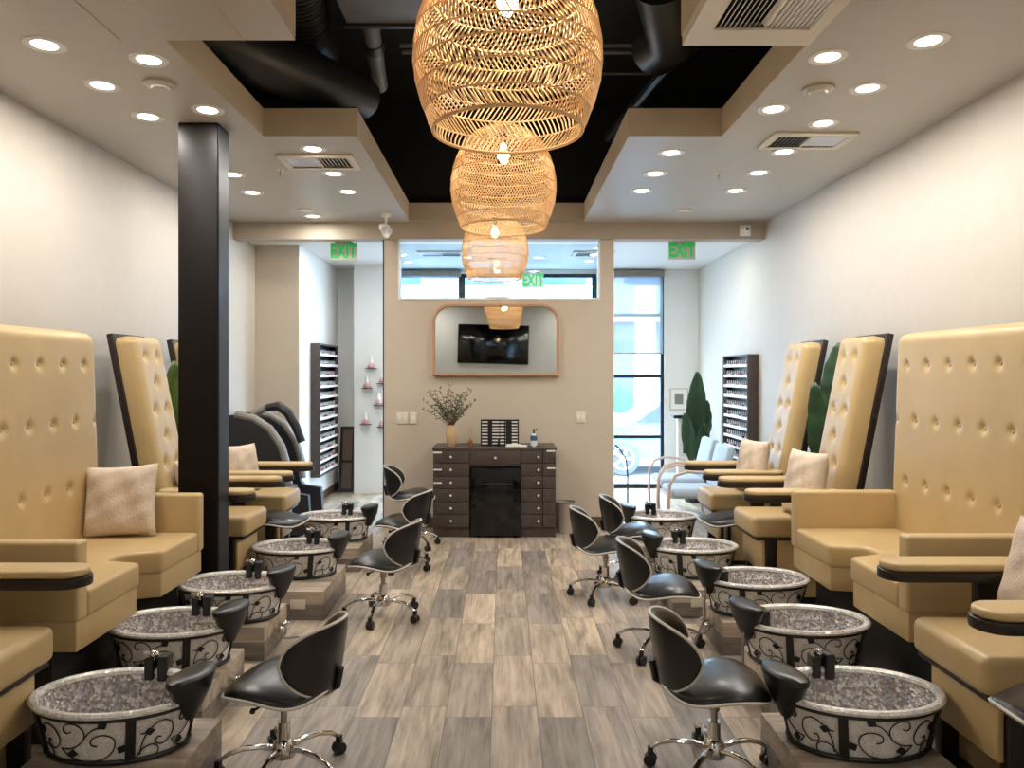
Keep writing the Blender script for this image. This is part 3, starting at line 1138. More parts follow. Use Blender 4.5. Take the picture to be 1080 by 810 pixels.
pillow((2.00, 2.86, .645), -16, -80, 'cream textured pillow on the nearest right pedicure chair')
pillow((2.03, 5.20, .643), -10, -76, 'cream pillow on the right chair just beyond the right sofa', 1.08)
pillow((2.0, 6.22, .643), -10, -76, 'cream pillow on the farther right pedicure chair', 1.05)
pillow((-2.12, 6.22, .643), -10, 62, 'cream pillow on the farthest left chair beyond the column', .95)
pillow((-2.16, 5.42, .643), -14, 72, 'cream pillow on the left chair behind the column, almost hidden', .9)


# ------------------------------------------------------------------ pedicure basins
def ell(a, b, z, n=48):
    return [(a * math.cos(2 * PI * k / n), b * math.sin(2 * PI * k / n), z) for k in range(n)]


def body_pt(th, v, off=0):
    """point on the tapering oval body: v 0 bottom .. 1 top"""
    a = .252 + (.292 - .252) * v + off
    b = .166 + (.198 - .166) * v + off
    return Vector((a * math.cos(th), b * math.sin(th), .012 + .168 * v))


def spiral(c, r0, r1, a0, a1, n=18):
    return [(c[0] + (r0 + (r1 - r0) * k / n) * math.cos(a0 + (a1 - a0) * k / n), c[1] + (r0 + (r1 - r0) * k / n) * math.sin(a0 + (a1 - a0) * k / n) * 1.0) for k in range(n + 1)]


def make_basin(s, variant=0):
    """s=+1: aisle towards -X (right row); s=-1: aisle towards +X"""
    t_ = thing('pedicure_basin', 'x', 'foot basin', (0, 0, 0), 0, 'oval mosaic foot basins')
    MB().rev([(.245, .16, .008), (.252, .166, .012), (.292, .198, .18), (.30, .205, .19)], 64, cap0=True).build('outer_bowl', 'bowl_out', t_)
    MB().rev([(.296, .202, .195), (.285, .192, .17), (.262, .17, .10), (.235, .148, .06), (.19, .115, .045), (.001, .001, .04)], 64).build('inner_bowl', 'bowl_in', t_)
    MB().rev([(.322, .227, .192), (.325, .23, .202), (.318, .223, .211), (.304, .209, .212), (.291, .197, .206), (.288, .194, .194), (.300, .206, .186), (.322, .227, .192)], 64).build('rim', 'bowl_rim', t_)
    st = MB()
    st.tube(ell(.303, .209, .181), .0085, 6, closed=True, flat=1.)
    st.tube(ell(.262, .176, .014), .0085, 6, closed=True)
    angs = [R(a) for a in ((205, 297, 25, 117) if s < 0 else (335, 243, 155, 63))]
    for a in angs:
        p0, p1 = body_pt(a, 1, .012), body_pt(a, -.02, .012)
        tdir = Vector((-math.sin(a), math.cos(a), 0)) * .017
        nrm = Vector((math.cos(a), math.sin(a), 0)) * .004
        vs = [p0 - tdir - nrm, p0 + tdir - nrm, p0 + tdir + nrm, p0 - tdir + nrm, p1 - tdir - nrm, p1 + tdir - nrm, p1 + tdir + nrm, p1 - tdir + nrm]
        st.add(vs, [(0, 1, 2, 3), (7, 6, 5, 4), (0, 4, 5, 1), (1, 5, 6, 2), (2, 6, 7, 3), (3, 7, 4, 0)])
    st.build('iron_stand', 'iron', t_)
    aa = sorted(a % (2 * PI) for a in angs)
    for k in range(4):
        a0 = aa[k]
        a1 = aa[(k + 1) % 4] + (2 * PI if k == 3 else 0)
        m = MB()

        def S(u, v, off=.006):
            return body_pt(a0 + (a1 - a0) * u if s < 0 else a1 - (a1 - a0) * u, v, off)
        asp = .42     # height / width of the panel
        curves = [spiral((.27, .52), .20, .17, R(200), R(15)), ]
        # main scroll: big arch from left then small curl
        c1 = [(.09, .12), (.10, .38), (.16, .66), (.26, .82), (.36, .74), (.40, .52), (.36, .33), (.29, .26), (.23, .33), (.24, .45), (.28, .43)]
        c2 = [(.06, .08), (.12, .26), (.20, .30), (.26, .20), (.26, .07), (.22, .05)]
        c3 = [(.40, .30), (.52, .34), (.62, .52), (.64, .74), (.58, .90), (.49, .88), (.46, .74), (.49, .68), (.53, .72)]
        c4 = [(.40, .30), (.48, .12), (.62, .04), (.78, .10), (.87, .32), (.87, .56), (.79, .66), (.70, .58), (.69, .44), (.74, .40)]
        c5 = [(.62, .54), (.70, .76), (.76, .84)]
        c6 = [(.08, .60), (.14, .60)]
        for c_ in (c1, c2, c3, c4, c5, c6):
            # smooth
            pts = []
            for i in range(len(c_) - 1):
                p_1 = c_[max(i - 1, 0)]
                p0_, p1_ = c_[i], c_[i + 1]
                p2 = c_[min(i + 2, len(c_) - 1)]
                for q in range(4):
                    f_ = q / 4
                    pts.append(tuple(.5 * ((2 * p0_[e]) + (-p_1[e] + p1_[e]) * f_ + (2 * p_1[e] - 5 * p0_[e] + 4 * p1_[e] - p2[e]) * f_ * f_ + (-p_1[e] + 3 * p0_[e] - 3 * p1_[e] + p2[e]) * f_ ** 3) for e in (0, 1)))
            pts.append(c_[-1])
            m.tube([S(u, v) for u, v in pts], .0026, 5)
        for (lu, lv, la) in ((.16, .62, 10), (.51, .21, -5), (.79, .88, 35), (.93, .30, 60)):
            ca, sa = math.cos(R(la)), math.sin(R(la))
            pts = [(-.045, 0), (0, .09), (.05, 0), (0, -.09)]
            ring = [(lu + px_ * ca - pz_ * sa * .45, lv + px_ * sa * 2.3 + pz_ * ca) for px_, pz_ in pts]
            f0 = [S(u, v, .003) for u, v in ring]
            f1 = [S(u, v, .010) for u, v in ring]
            m.add(f0 + f1, [(0, 1, 2, 3), (7, 6, 5, 4), (0, 4, 5, 1), (1, 5, 6, 2), (2, 6, 7, 3), (3, 7, 4, 0)])
        m.build('scrollwork', 'iron', t_)
    # footrest pad on the aisle end
    ax = -s
    fx, fy = ax * .285, -.035
    tilt = R(14) * s * (1)
    nn = 28

    def kid(rx, ry, z, ox=0, oy=0):
        pts = []
        for k in range(nn):
            a = 2 * PI * k / nn
            u = math.cos(a) * rx
            w_ = math.sin(a) * ry
            u += ax * .30 * (-(w_ * w_)) / .135 * -1 * .0 + ax * (.018 - .8 * w_ * w_)
            c_, s_ = math.cos(tilt), math.sin(tilt)
            pts.append((fx + ox + u * c_ - w_ * s_, fy + oy + u * s_ + w_ * c_, z))
        return pts
    rings = [kid(.03, .06, .297), kid(.050, .108, .296), kid(.060, .122, .290), kid(.063, .125, .278), kid(.061, .123, .268)]
    m = MB()
    m.add([p_ for r_ in rings for p_ in r_], [(i * nn + j, i * nn + (j + 1) % nn, (i + 1) * nn + (j + 1) % nn, (i + 1) * nn + j) for i in range(4) for j in range(nn)] + [tuple(range(nn))])
    fr_ = m.build('footrest', 'vinyl', t_, smooth=50)
    rings = [kid(.059, .120, .270), kid(.052, .10, .225, ax * .0), kid(.036, .055, .17, ax * -.005), kid(.018, .024, .12, ax * -.01)]
    m = MB()
    m.add([p_ for r_ in rings for p_ in r_], [(i * nn + j, i * nn + (j + 1) % nn, (i + 1) * nn + (j + 1) % nn, (i + 1) * nn + j) for i in range(3) for j in range(nn)] + [tuple(range(nn)), tuple(3 * nn + j for j in range(nn))])
    m.build('footrest_bracket', 'blackplas', fr_, smooth=50)
    # faucet block
    if variant == 0:
        qx, qy = ax * .055, .212
        m = MB()
        m.rbox(qx - .045, qx - .008, qy - .035, qy + .03, .17, .262, .008).rbox(qx + .01, qx + .05, qy - .035, qy + .03, .165, .27, .008)
        m.rbox(qx - .03, qx + .03, qy, qy + .03, .2, .25, .006)
        fa = m.build('faucet', 'blackplas', t_)
        MB().ball((qx - .012, qy - .01, .272), .021, 12, sz=.8).tube([(qx - .012, qy - .01, .27), (qx - .045, qy - .035, .285)], [.010, .007], 8).tube([(qx - .012, qy - .01, .25), (qx - .012, qy - .01, .275)], .012, 8).build('faucet_handle', 'chrome', fa)
    else:
        qx, qy = ax * .20, .06
        m = MB().rbox(qx - .04, qx + .045, qy - .05, qy + .05, .15, .235, .012)
        fa = m.build('faucet', 'blackplas', t_)
        MB().tube([(qx - .05 * ax * -1, qy + .05, .22), (qx, qy + .02, .25), (qx + .03 * ax, qy - .03, .245)], [.008, .013, .016], 10).build('spray_head', 'chrome', fa)
        h_ = [(qx + .03 * ax, qy - .03, .245), (qx + .08 * ax, qy - .08, .235), (qx + .115 * ax, qy - .12, .16), (qx + .13 * ax, qy - .15, .06), (qx + .135 * ax, qy - .17, .0)]
        if variant == 2:
            h_ += [(qx + .19 * ax, qy - .20, -.12), (qx + .20 * ax, qy - .18, -.17), (qx + .17 * ax, qy - .05, -.17)]
        pts = []
        for i in range(len(h_) - 1):
            a_ = Vector(h_[max(i - 1, 0)])
            b_, c_ = Vector(h_[i]), Vector(h_[i + 1])
            e_ = Vector(h_[min(i + 2, len(h_) - 1)])
            for q in range(5):
                f_ = q / 5
                pts.append(.5 * ((2 * b_) + (-a_ + c_) * f_ + (2 * a_ - 5 * b_ + 4 * c_ - e_) * f_ * f_ + (-a_ + 3 * b_ - 3 * c_ + e_) * f_ ** 3))
        pts.append(Vector(h_[-1]))
        MB().tube(pts, .0075, 8).build('hose', 'steel', fa)
    return t_


BZ = .19


def plat(name_lab, x0, x1, y0, y1, knob=False, plate=False, side=1):
    t_ = thing('wood_plinth', name_lab, 'plinth', ((x0 + x1) / 2, (y0 + y1) / 2, 0), 0, 'plank-clad plinths under the basins')
    hx, hy = (x1 - x0) / 2, (y1 - y0) / 2
    MB().rbox(-hx, hx, -hy, hy, 0, BZ, .003).build('plinth_body', 'boxwood', t_)
    a = -1 if side > 0 else 1      # aisle direction
    if knob:
        for dy in (-.05, .05):
            m = MB().tube([(a * hx, dy, .12), (a * (hx + .035), dy, .12)], .011, 10)
            m.rev([(.004, -.012), (.022, -.01), (.024, .008), (.008, .014)], 10, o=(a * (hx + .04), dy, .12), cap0=True, cap1=True)
            m.build('valve', 'chrome', t_)
        MB().tube([(a * (hx + .03), -.05, .1), (a * (hx + .05), 0, .05), (a * (hx + .10), .12, .012)], .006, 8).build('supply_line', 'steel', t_)
    if plate:
        u = -a
        MB().rbox(a * hx * 1 - a * .17 - .05, a * hx - a * .17 + .05, -hy - .006, -hy, .075, .135, .002).build('cover_plate', 'ivory', t_)
    return t_


bas = {}
bdef = [  # side, x, y, variant, platform y0,y1, aisle edge, label
    (1, 1.375, 2.95, 0, 2.52, 3.20, 1.085, 'nearest oval mosaic foot basin on the right, front lower right'),
    (1, 1.50, 3.80, 1, 3.42, 3.99, 1.25, 'second foot basin from the front on the right, with grey hose'),
    (1, 1.52, 4.58, 2, 4.36, 4.80, 1.26, 'third foot basin from the front on the right, hose looping to the floor'),
    (1, 1.355, 5.44, 0, 5.02, 5.72, 1.12, 'fourth foot basin from the front on the right'),
    (1, 1.37, 6.60, 0, 6.25, 6.85, 1.13, 'farthest foot basin on the right, by the doorway'),
    (-1, -1.485, 2.93, 0, 2.50, 3.15, 1.17, 'nearest oval mosaic foot basin on the left, front lower left'),
    (-1, -1.63, 3.76, 0, 3.40, 3.95, 1.35, 'second foot basin from the front on the left'),
    (-1, -1.595, 4.48, 0, 4.28, 4.73, 1.35, 'third foot basin from the front on the left, before the column'),
    (-1, -1.465, 5.42, 0, 4.98, 5.68, 1.18, 'fourth foot basin from the front on the left, beyond the column'),
    (-1, -1.45, 6.58, 0, 6.2, 6.85, 1.18, 'farthest foot basin on the left, by the doorway')]
for i, (s, x, y, var, p0, p1, ed, lab) in enumerate(bdef):
    key = (s, var)
    if key not in bas:
        b_ = make_basin(s, var)
        bas[key] = b_
        b_.location = (x, y, BZ)
        b_['label'] = lab
    else:
        dup(bas[key], (x, y, BZ), 0, lab)
    x_in = abs(x) + .27
    sofa_seat = i in (1, 2, 6, 7)
    x0, x1 = (ed, x_in) if s > 0 else (-x_in, -ed)
    plat('wood-plank plinth under the ' + lab.split(',')[0].replace(' oval mosaic', ''), x0, x1, p0, p1,
         knob=i in (1, 2, 6, 7), plate=i in (3, 8), side=s)


# ------------------------------------------------------------------ stools
def make_stool(back=True, dz=0.):
    t_ = thing('salon_stool', 'x', 'stool', (0, 0, 0), 0, 'black wheeled pedicure stools')

    def zw(x):
        return .018 * math.sin((x + .05) * 13) - .9 * max(0, x - .10) ** 2 * 6 * .3 + 1.0 * max(0, -x - .10) ** 2 * 2

    def seat_fn(r, a):
        ca, sa = math.cos(a), math.sin(a)
        e = 2 / 2.5
        x = .215 * r * math.copysign(abs(ca) ** e, ca)
        y = .205 * r * math.copysign(abs(sa) ** e, sa) * (1 - .12 * ca * -1)
        z = .372 + dz + zw(x) - .25 * y * y
        return (x, y, z), (0, 0, 1)
    MB().pad(seat_fn, .025, .042).build('seat', 'vinyl', t_, smooth=70)
    ring = [Vector(seat_fn(1.0, 2 * PI * k / 44)[0]) for k in range(44)]
    MB().tube(ring, .0064, 6, closed=True).build('seat_piping', 'pipe', t_)

    if not back:
        return stool_base(t_, dz)

    def back_fn(r, a):
        ca, sa = math.cos(a), math.sin(a)
        e = 2 / 2.3
        u = r * math.copysign(abs(ca) ** e, ca)
        v = r * math.copysign(abs(sa) ** e, sa)
        phi = u * R(84) * (1 - .22 * max(0, -v))
        zz = .147 * v
        rad = .17
        x = -.235 + (rad - rad * math.cos(phi)) * 1.05 - .16 * zz
        y = rad * math.sin(phi)
        n = Vector((math.cos(phi), -math.sin(phi), .1)).normalized()
        return (x, y, .505 + dz + zz), tuple(n)
    MB().pad(back_fn, .012, .046).build('backrest', 'vinyl', t_, smooth=70)
    ring = [Vector(back_fn(1.0, 2 * PI * k / 44)[0]) for k in range(44)]
    MB().tube(ring, .0064, 6, closed=True).build('back_piping', 'pipe', t_)
    MB().tube([(-.05, 0, .345 + dz), (-.17, 0, .35 + dz), (-.235, 0, .385 + dz), (-.25, 0, .46 + dz)], .014, 8).build('back_bracket', 'blackplas', t_)
    return stool_base(t_, dz)


def stool_base(t_, dz):
    MB().rbox(-.06, .06, -.05, .05, .325 + dz, .352 + dz, .006).build('seat_mount', 'blackplas', t_)
    MB().tube([(0, .02, .34 + dz), (.03, .17, .33 + dz)], .005, 6).ball((.032, .175, .33 + dz), .012, 8).build('lever', 'blackplas', t_)
    MB().tube([(0, 0, .20), (0, 0, .345 + dz)], .014, 14).tube([(0, 0, .265), (0, 0, .30)], .022, 14).build('gas_rod', 'steel', t_)
    MB().tube([(0, 0, .09), (0, 0, .22)], .026, 18).rev([(.02, .075), (.045, .08), (.05, .10), (.04, .135), (.026, .15)], 20, cap0=True).build('hub', 'chrome', t_)
    for k in range(5):
        a = 2 * PI * k / 5 + R(22)
        c_, s_ = math.cos(a), math.sin(a)
        pts = [(.03, .112), (.09, .122), (.16, .118), (.215, .10), (.25, .075)]
        lg = MB().tube([(r_ * c_, r_ * s_, z) for r_, z in pts], [.017, .016, .014, .013, .012], 8, flat=.7).build('leg', 'chrome', t_)
        cx, cy = .255 * c_, .255 * s_
        m = MB()
        px_, py_ = -s_, c_
        for q in (-1, 1):
            mm = Matrix.Translation((cx + px_ * .013 * q, cy + py_ * .013 * q, .026)) @ Matrix.Rotation(a, 4, 'Z') @ Matrix.Rotation(PI / 2, 4, 'X')
            m.rev([(.006, -.009), (.024, -.009), (.026, -.006), (.026, .006), (.024, .009), (.006, .009)], 16, m=mm, cap0=True, cap1=True)
        m.rbox(-.012, .012, -.012, .012, .035, .078, .004, m=Matrix.Translation((cx - .0, cy, 0)))
        m.build('caster', 'blackplas', lg)
    return t_


st0 = make_stool()
st0.location = (.85, 3.06, 0)
st0.rotation_euler = (0, 0, R(-4))
st0['label'] = 'black saddle stool nearest the front on the right, beside the nearest right basin'
sdef = [(.92, 4.42, R(-5), 'black saddle stool in the right row, second from the front'),
        (.74, 5.50, R(2), 'black saddle stool standing farthest out in the aisle on the right'),
        (1.02, 6.0, R(-6), 'black saddle stool by the doorway edge on the right, farthest in the right row'),
        (-.885, 3.06, R(180 - 14), 'black saddle stool nearest the front on the left, beside the nearest left basin'),
        (-.80, 5.05, R(180 - 14), 'black saddle stool in the left row beyond the column, second from the front'),
        (-.85, 6.35, R(180 - 16), 'black saddle stool in the left row, third from the front')]
for x, y, r_, lab in sdef:
    dup(st0, (x, y, 0), r_, lab)

tall = make_stool(True, .11)
tall.location = (-.86, 7.1, 0)
tall.rotation_euler = (0, 0, R(2))
tall['label'] = 'taller black saddle stool facing the drawer cabinet, beside its left end'
corner = make_stool(False, .2)
corner.location = (1.76, 2.34, 0)
corner['label'] = 'backless black stool cut by the lower right corner'
lo = make_stool(False, .12)
lo.location = (-1.71, 5.84, 0)
lo.rotation_euler = (0, 0, R(180))
lo['label'] = 'backless black stool tucked between the two left chairs beyond the column'
dup(lo, (1.72, 5.865, 0), 0, 'backless black stool tucked between the two right chairs beyond the sofa')

# ------------------------------------------------------------------ drawer cabinet and fridge
CYF = 7.5
cab = thing('drawer_cabinet', 'dark wood drawer cabinet with round white knobs against the partition', 'cabinet', (X(521.5, CYF), CYF, 0))
cw = .605
L0, L1, L2, L3 = -cw, -.245, .26, cw
m = MB()
m.box(L0, L0 + .018, .0, .48, .0, .86).box(L1 - .018, L1, .0, .48, 0, .86).box(L2, L2 + .018, 0, .48, 0, .86).box(L3 - .018, L3, 0, .48, 0, .86)
m.box(L0, L3, .46, .48, 0, .86).box(L0 + .018, L1 - .018, .012, .46, 0, .10).box(L2 + .018, L3 - .018, .012, .46, 0, .10)
m.box(L1, L2, .0, .46, .70, .715)
m.build('carcass', 'cab', cab)
MB().rbox(L0 - .01, L3 + .01, -.012, .485, .86, .89, .004).build('top', 'cab', cab)


def drawer(x0, x1, z0, z1, knobs):
    d_ = MB().rbox(x0 + .003, x1 - .003, -.012, .008, z0 + .003, z1 - .003, .002).build('drawer', 'cab', cab)
    for kx in knobs:
        MB().ball((kx, -.026, (z0 + z1) / 2), .0135, 12, sy=.8).tube([(kx, -.012, (z0 + z1) / 2), (kx, -.024, (z0 + z1) / 2)], .006, 8).build('knob', 'ivory', d_)


zs = [.10 + .76 * k / 6 for k in range(7)]
for k in range(6):
    drawer(L0, L1, zs[k], zs[k + 1], [-.43])
    drawer(L2, L3 - .13, zs[k], zs[k + 1], [.435])
    d_ = MB().rbox(L3 - .127, L3 - .003, -.012, .008, zs[k] + .003, zs[k + 1] - .003, .002).build('drawer', 'cab', cab)
drawer(L1, L2, .715, .86, [.01])
for (x0, x1, z) in ((L0 + .004, L0 + .085, .845), (L0 + .004, L0 + .085, .675), (L0 + .004, L0 + .085, .545), (L3 - .09, L3 - .006, .86 - .0), (L3 - .085, L3 - .004, .69)):
    MB().box(x0, x1, -.0135, -.011, z - .012, z + .004).build('label_strip', 'white', cab)
fr = thing('mini_fridge', 'black mini fridge tucked under the centre of the drawer cabinet', 'fridge', (X(521.5, CYF) + .0075, CYF, 0))
MB().rbox(L1 + .006, L2 - .006, .02, .44, .012, .69, .004).build('fridge_body', 'blackplas', fr)
MB().rbox(L1 + .004, L2 - .004, -.03, .018, .02, .692, .006).build('fridge_door', 'black_gloss', fr)
MB().rbox(L1 + .09, L2 - .1, -.036, -.029, .53, .538, .002).build('fridge_handle', 'dark_shell', fr)
for s in (-1, 1):
    MB().box(s * .18, s * .18 + .03, .03, .06, 0, .014).box(s * .18, s * .18 + .03, .36, .39, 0, .014).build('foot', 'blackplas', fr)

TOPZ = .89


def CXp(px):
    return X(px, 7.6)


# vase with olive branches
t_ = thing('branch_vase', 'tan ceramic vase of olive branches on the left end of the cabinet', 'vase', (CXp(476), 7.62, TOPZ))
MB().rev([(.001, 0), (.035, 0), (.045, .02), (.058, .08), (.056, .13), (.038, .185), (.03, .205), (.034, .215), (.026, .213), (.024, .19), (.001, .15)], 28).build('vase_body', 'vase', t_)
rnd = random.Random(11)
br = MB()
lf = MB()
for k in range(32):
    a = rnd.uniform(0, 2 * PI)
    sp_ = rnd.uniform(.05, .31)
    hh = rnd.uniform(.22, .42) - sp_ * .25
    p0 = Vector((0, 0, .17))
    p1 = Vector((math.cos(a) * sp_ * .35, math.sin(a) * sp_ * .35, .2 + hh * .5))
    p2 = Vector((math.cos(a) * sp_, math.sin(a) * sp_ * .7, .2 + hh))
    path = []
    for q in range(9):
        f_ = q / 8
        path.append(p0 * (1 - f_) ** 2 + p1 * 2 * f_ * (1 - f_) + p2 * f_ * f_)
    br.tube(path, [.0028 * (1 - .6 * q / 8) for q in range(9)], 5)
    for q in range(3, 9):
        for w_ in range(3):
            p = path[q] + Vector((rnd.uniform(-.01, .01), rnd.uniform(-.01, .01), rnd.uniform(-.01, .01)))
            dv = Vector((rnd.uniform(-1, 1), rnd.uniform(-1, 1), rnd.uniform(-.2, 1))).normalized()
            sd = dv.cross(Vector((rnd.uniform(-1, 1), rnd.uniform(-1, 1), .3))).normalized()
            L_ = rnd.uniform(.022, .038)
            up_ = dv.cross(sd) * .0015
            ring = [p, p + dv * L_ * .5 + sd * L_ * .17, p + dv * L_, p + dv * L_ * .5 - sd * L_ * .17]
            lf.add([r_ + up_ for r_ in ring] + [r_ - up_ for r_ in ring], [(0, 1, 2, 3), (7, 6, 5, 4), (0, 4, 5, 1), (1, 5, 6, 2), (2, 6, 7, 3), (3, 7, 4, 0)])
br.build('stems', 'twig', t_)
lf.build('leaves', 'olive', t_)
# reed diffuser
t_ = thing('reed_diffuser', 'small amber reed diffuser beside the vase on the cabinet', 'diffuser', (CXp(496), 7.6, TOPZ))
MB().rev([(.001, 0), (.024, 0), (.026, .004), (.026, .05), (.012, .062), (.012, .07), (.001, .07)], 18).build('bottle', 'amber', t_)
for k in range(5):
    a = k * 1.3
    MB().tube([(0, 0, .03), (.025 * math.cos(a), .02 * math.sin(a), .20)], .0016, 5).build('reed', 'reed', t_)
# nail sample rack
t_ = thing('sample_rack', 'black display rack filled with rows of white nail swatches on the cabinet', 'display rack', (X(527, 7.6), 7.66, TOPZ))
rw, rh = .385, .265
m = MB()
m.box(-rw / 2, rw / 2, .02, .03, 0, rh)
for xx in (-rw / 2, -.10, .045, .11, rw / 2 - .012):
    m.box(xx, xx + .012, -.01, .02, 0, rh)
m.box(-.118, -.078, -.012, .02, 0, rh).box(.065, .108, -.012, .02, 0, rh)
m.box(-rw / 2, rw / 2, -.01, .02, rh - .006, rh)
m.build('rack_frame', 'blackplas', t_)
for r_ in range(8):
    z = .018 + r_ * .031
    for (a, b) in ((-rw / 2 + .012, -.119), (-.076, -.003), (.003, .063), (.110, rw / 2 - .012)):
        MB().rbox(a, b, -.008, .018, z, z + .012, .002).build('swatch_row', 'white', t_)
tag(MB().rbox(-.11, .10, -.05, .05, 0, .014, .003).rbox(-.10, .04, -.04, .04, .014, .024, .003).build('paper_stack', 'white', loc=(CXp(545), 7.58, TOPZ)), 'low stack of white paper lying in front of the black rack', 'paper')  # pile of white papers made of two thin slabs
t_ = thing('pump_bottle', 'clear pump bottle with a blue label at the right end of the cabinet', 'bottle', (CXp(563), 7.6, TOPZ))
MB().rev([(.001, 0), (.033, 0), (.034, .01), (.034, .10), (.02, .125), (.012, .13), (.001, .13)], 20).build('bottle_body', mat('clear_plastic', (200, 205, 215), .15), t_)
MB().rev([(.0345, .06), (.0345, .1), (.03, .11), (.03, .06)], 20).build('bottle_label', 'bluewin', t_)
MB().tube([(0, 0, .125), (0, 0, .165)], .009, 8).rbox(-.014, .04, -.008, .008, .16, .174, .003).build('pump', 'blackplas', t_)
MB().rbox(-.05, .06, -.03, .03, -.0, .008, .002).build('tray', 'blackplas', t_)
t_ = thing('polish_bottle', 'small black bottle standing against the black rack on the cabinet', 'bottle', (CXp(526), 7.59, TOPZ))
MB().rev([(.001, 0), (.016, 0), (.016, .03), (.008, .036), (.001, .036)], 14).build('glass_body', 'blackplas', t_)
MB().rev([(.009, .034), (.008, .08), (.001, .082)], 12).build('cap', 'blackplas', t_)
# waste basket
t_ = thing('waste_basket', 'pale grey ribbed waste basket right of the drawer cabinet', 'waste basket', (X(596, 7.7), 7.72, 0))
pr = [(.075, 0), (.08, .006), (.1, .31), (.104, .315), (.097, .31), (.076, .01), (.001, .008)]
MB().rev(pr, 32, cap0=True).build('bin', mat('pale_grey_plastic', (170, 160, 148), .5), t_)
MB().tube(ell(.103, .103, .315, 32), .005, 6, closed=True).build('bin_rim', 'greyleather', t_)


# switches
def plate(name, px, py, d, w, h, lab, n=2, y=YB):
    t_ = thing(name, lab, 'switch', (X(px, d), y - .0005, Z(py, d)), 0)
    MB().rbox(-w / 2, w / 2, -.008, 0, -h / 2, h / 2, .002).build('plate', 'ivory', t_)
    for k in range(n):
        cx_ = -w / 2 + w * (k + .5) / n
        MB().rbox(cx_ - .012, cx_ + .012, -.011, -.007, -.022, .022, .002).build('rocker', 'white', t_)


plate('light_switch', 424.5, 441, 8, .12, .12, 'cream double light switch left of the cabinet on the partition')
plate('light_switch', 436, 441, 8, .07, .12, 'cream single light switch nearest the cabinet on the partition', 1)
plate('light_switch', 612.5, 440, 8, .10, .12, 'cream double light switch on the partition right of the cabinet')

# ------------------------------------------------------------------ mirror
t_ = thing('wall_mirror', 'wide mirror with rounded top corners and thin pale wood frame on the partition', 'mirror', (X(523, 7.9), YB - .001, 0))
mw, mz0, mz1, rc = X(590, 7.92) - X(456, 7.92), Z(396, 7.92), Z(320.5, 7.92), .19


def mout(o):
    a = mw / 2 - o
    r_ = rc - o
    pts = [(-a, mz0 + o), (a, mz0 + o)]
    for k in range(13):
        q = PI / 2 * k / 12
        pts.append((mw / 2 - rc + r_ * math.cos(q), mz1 - rc + r_ * math.sin(q)))
    for k in range(13):
        q = PI / 2 + PI / 2 * k / 12
        pts.append((-mw / 2 + rc + r_ * math.cos(q), mz1 - rc + r_ * math.sin(q)))
    return pts


o_, i_ = mout(0), mout(.024)
n = len(o_)
m = MB()
vs = [(x, 0, z) for x, z in o_] + [(x, -.075, z) for x, z in o_] + [(x, -.075, z) for x, z in i_] + [(x, -.03, z) for x, z in i_]
fs = []
for k in range(n):
    k2 = (k + 1) % n
    for q in range(3):
        fs.append((q * n + k, q * n + k2, (q + 1) * n + k2, (q + 1) * n + k))
m.add(vs, fs)
m.build('frame', 'wood_frame', t_)
MB().add([(x, -.031, z) for x, z in i_], [tuple(range(n))]).add([(x, -.025, z) for x, z in i_], [tuple(range(n))[::-1]]).build('mirror_glass', 'mirror', t_)

# television on the rear wall, seen in the mirror
t_ = thing('television', 'black flat television on the rear wall, seen only in the mirror', 'television', (-.23, YR + .05, 2.28))
t_.rotation_euler = (0, R(1.5), 0)
MB().rbox(-.80, .80, -.03, .01, -.44, .44, .008).build('tv_body', 'blackplas', t_)
MB().rbox(-.785, .785, .01, .014, -.425, .425, .002).build('screen', 'black_gloss', t_)
MB().box(-.2, .2, -.048, -.03, -.15, .15).build('wall_mount', 'blackplas', t_)

# wire stand on clerestory sill
t_ = thing('wire_stand', 'thin black wire stand on the sill of the high window', 'stand', (X(525, 8.1), YB + .035, wz0 + .018))
m = MB().box(-.13, .13, -.015, .015, 0, .012)
for s in (-.07, .06):
    m.tube([(s, 0, .01), (s, 0, .43)], .004, 6)
m.tube([(-.1, 0, .42), (.09, 0, .42)], .006, 6)
m.build('stand_frame', 'blackframe', t_)


# ------------------------------------------------------------------ polish racks
POL = [('red', (178, 40, 52)), ('pink', (222, 130, 150)), ('white', (236, 232, 228)), ('nude', (214, 170, 150)), ('plum', (92, 48, 78)), ('blue', (110, 140, 190)), ('clear', (214, 220, 226))]
for n_, c_ in POL:
    M['polish_' + n_] = mat('polish_' + n_, c_, .15, noise=.03)


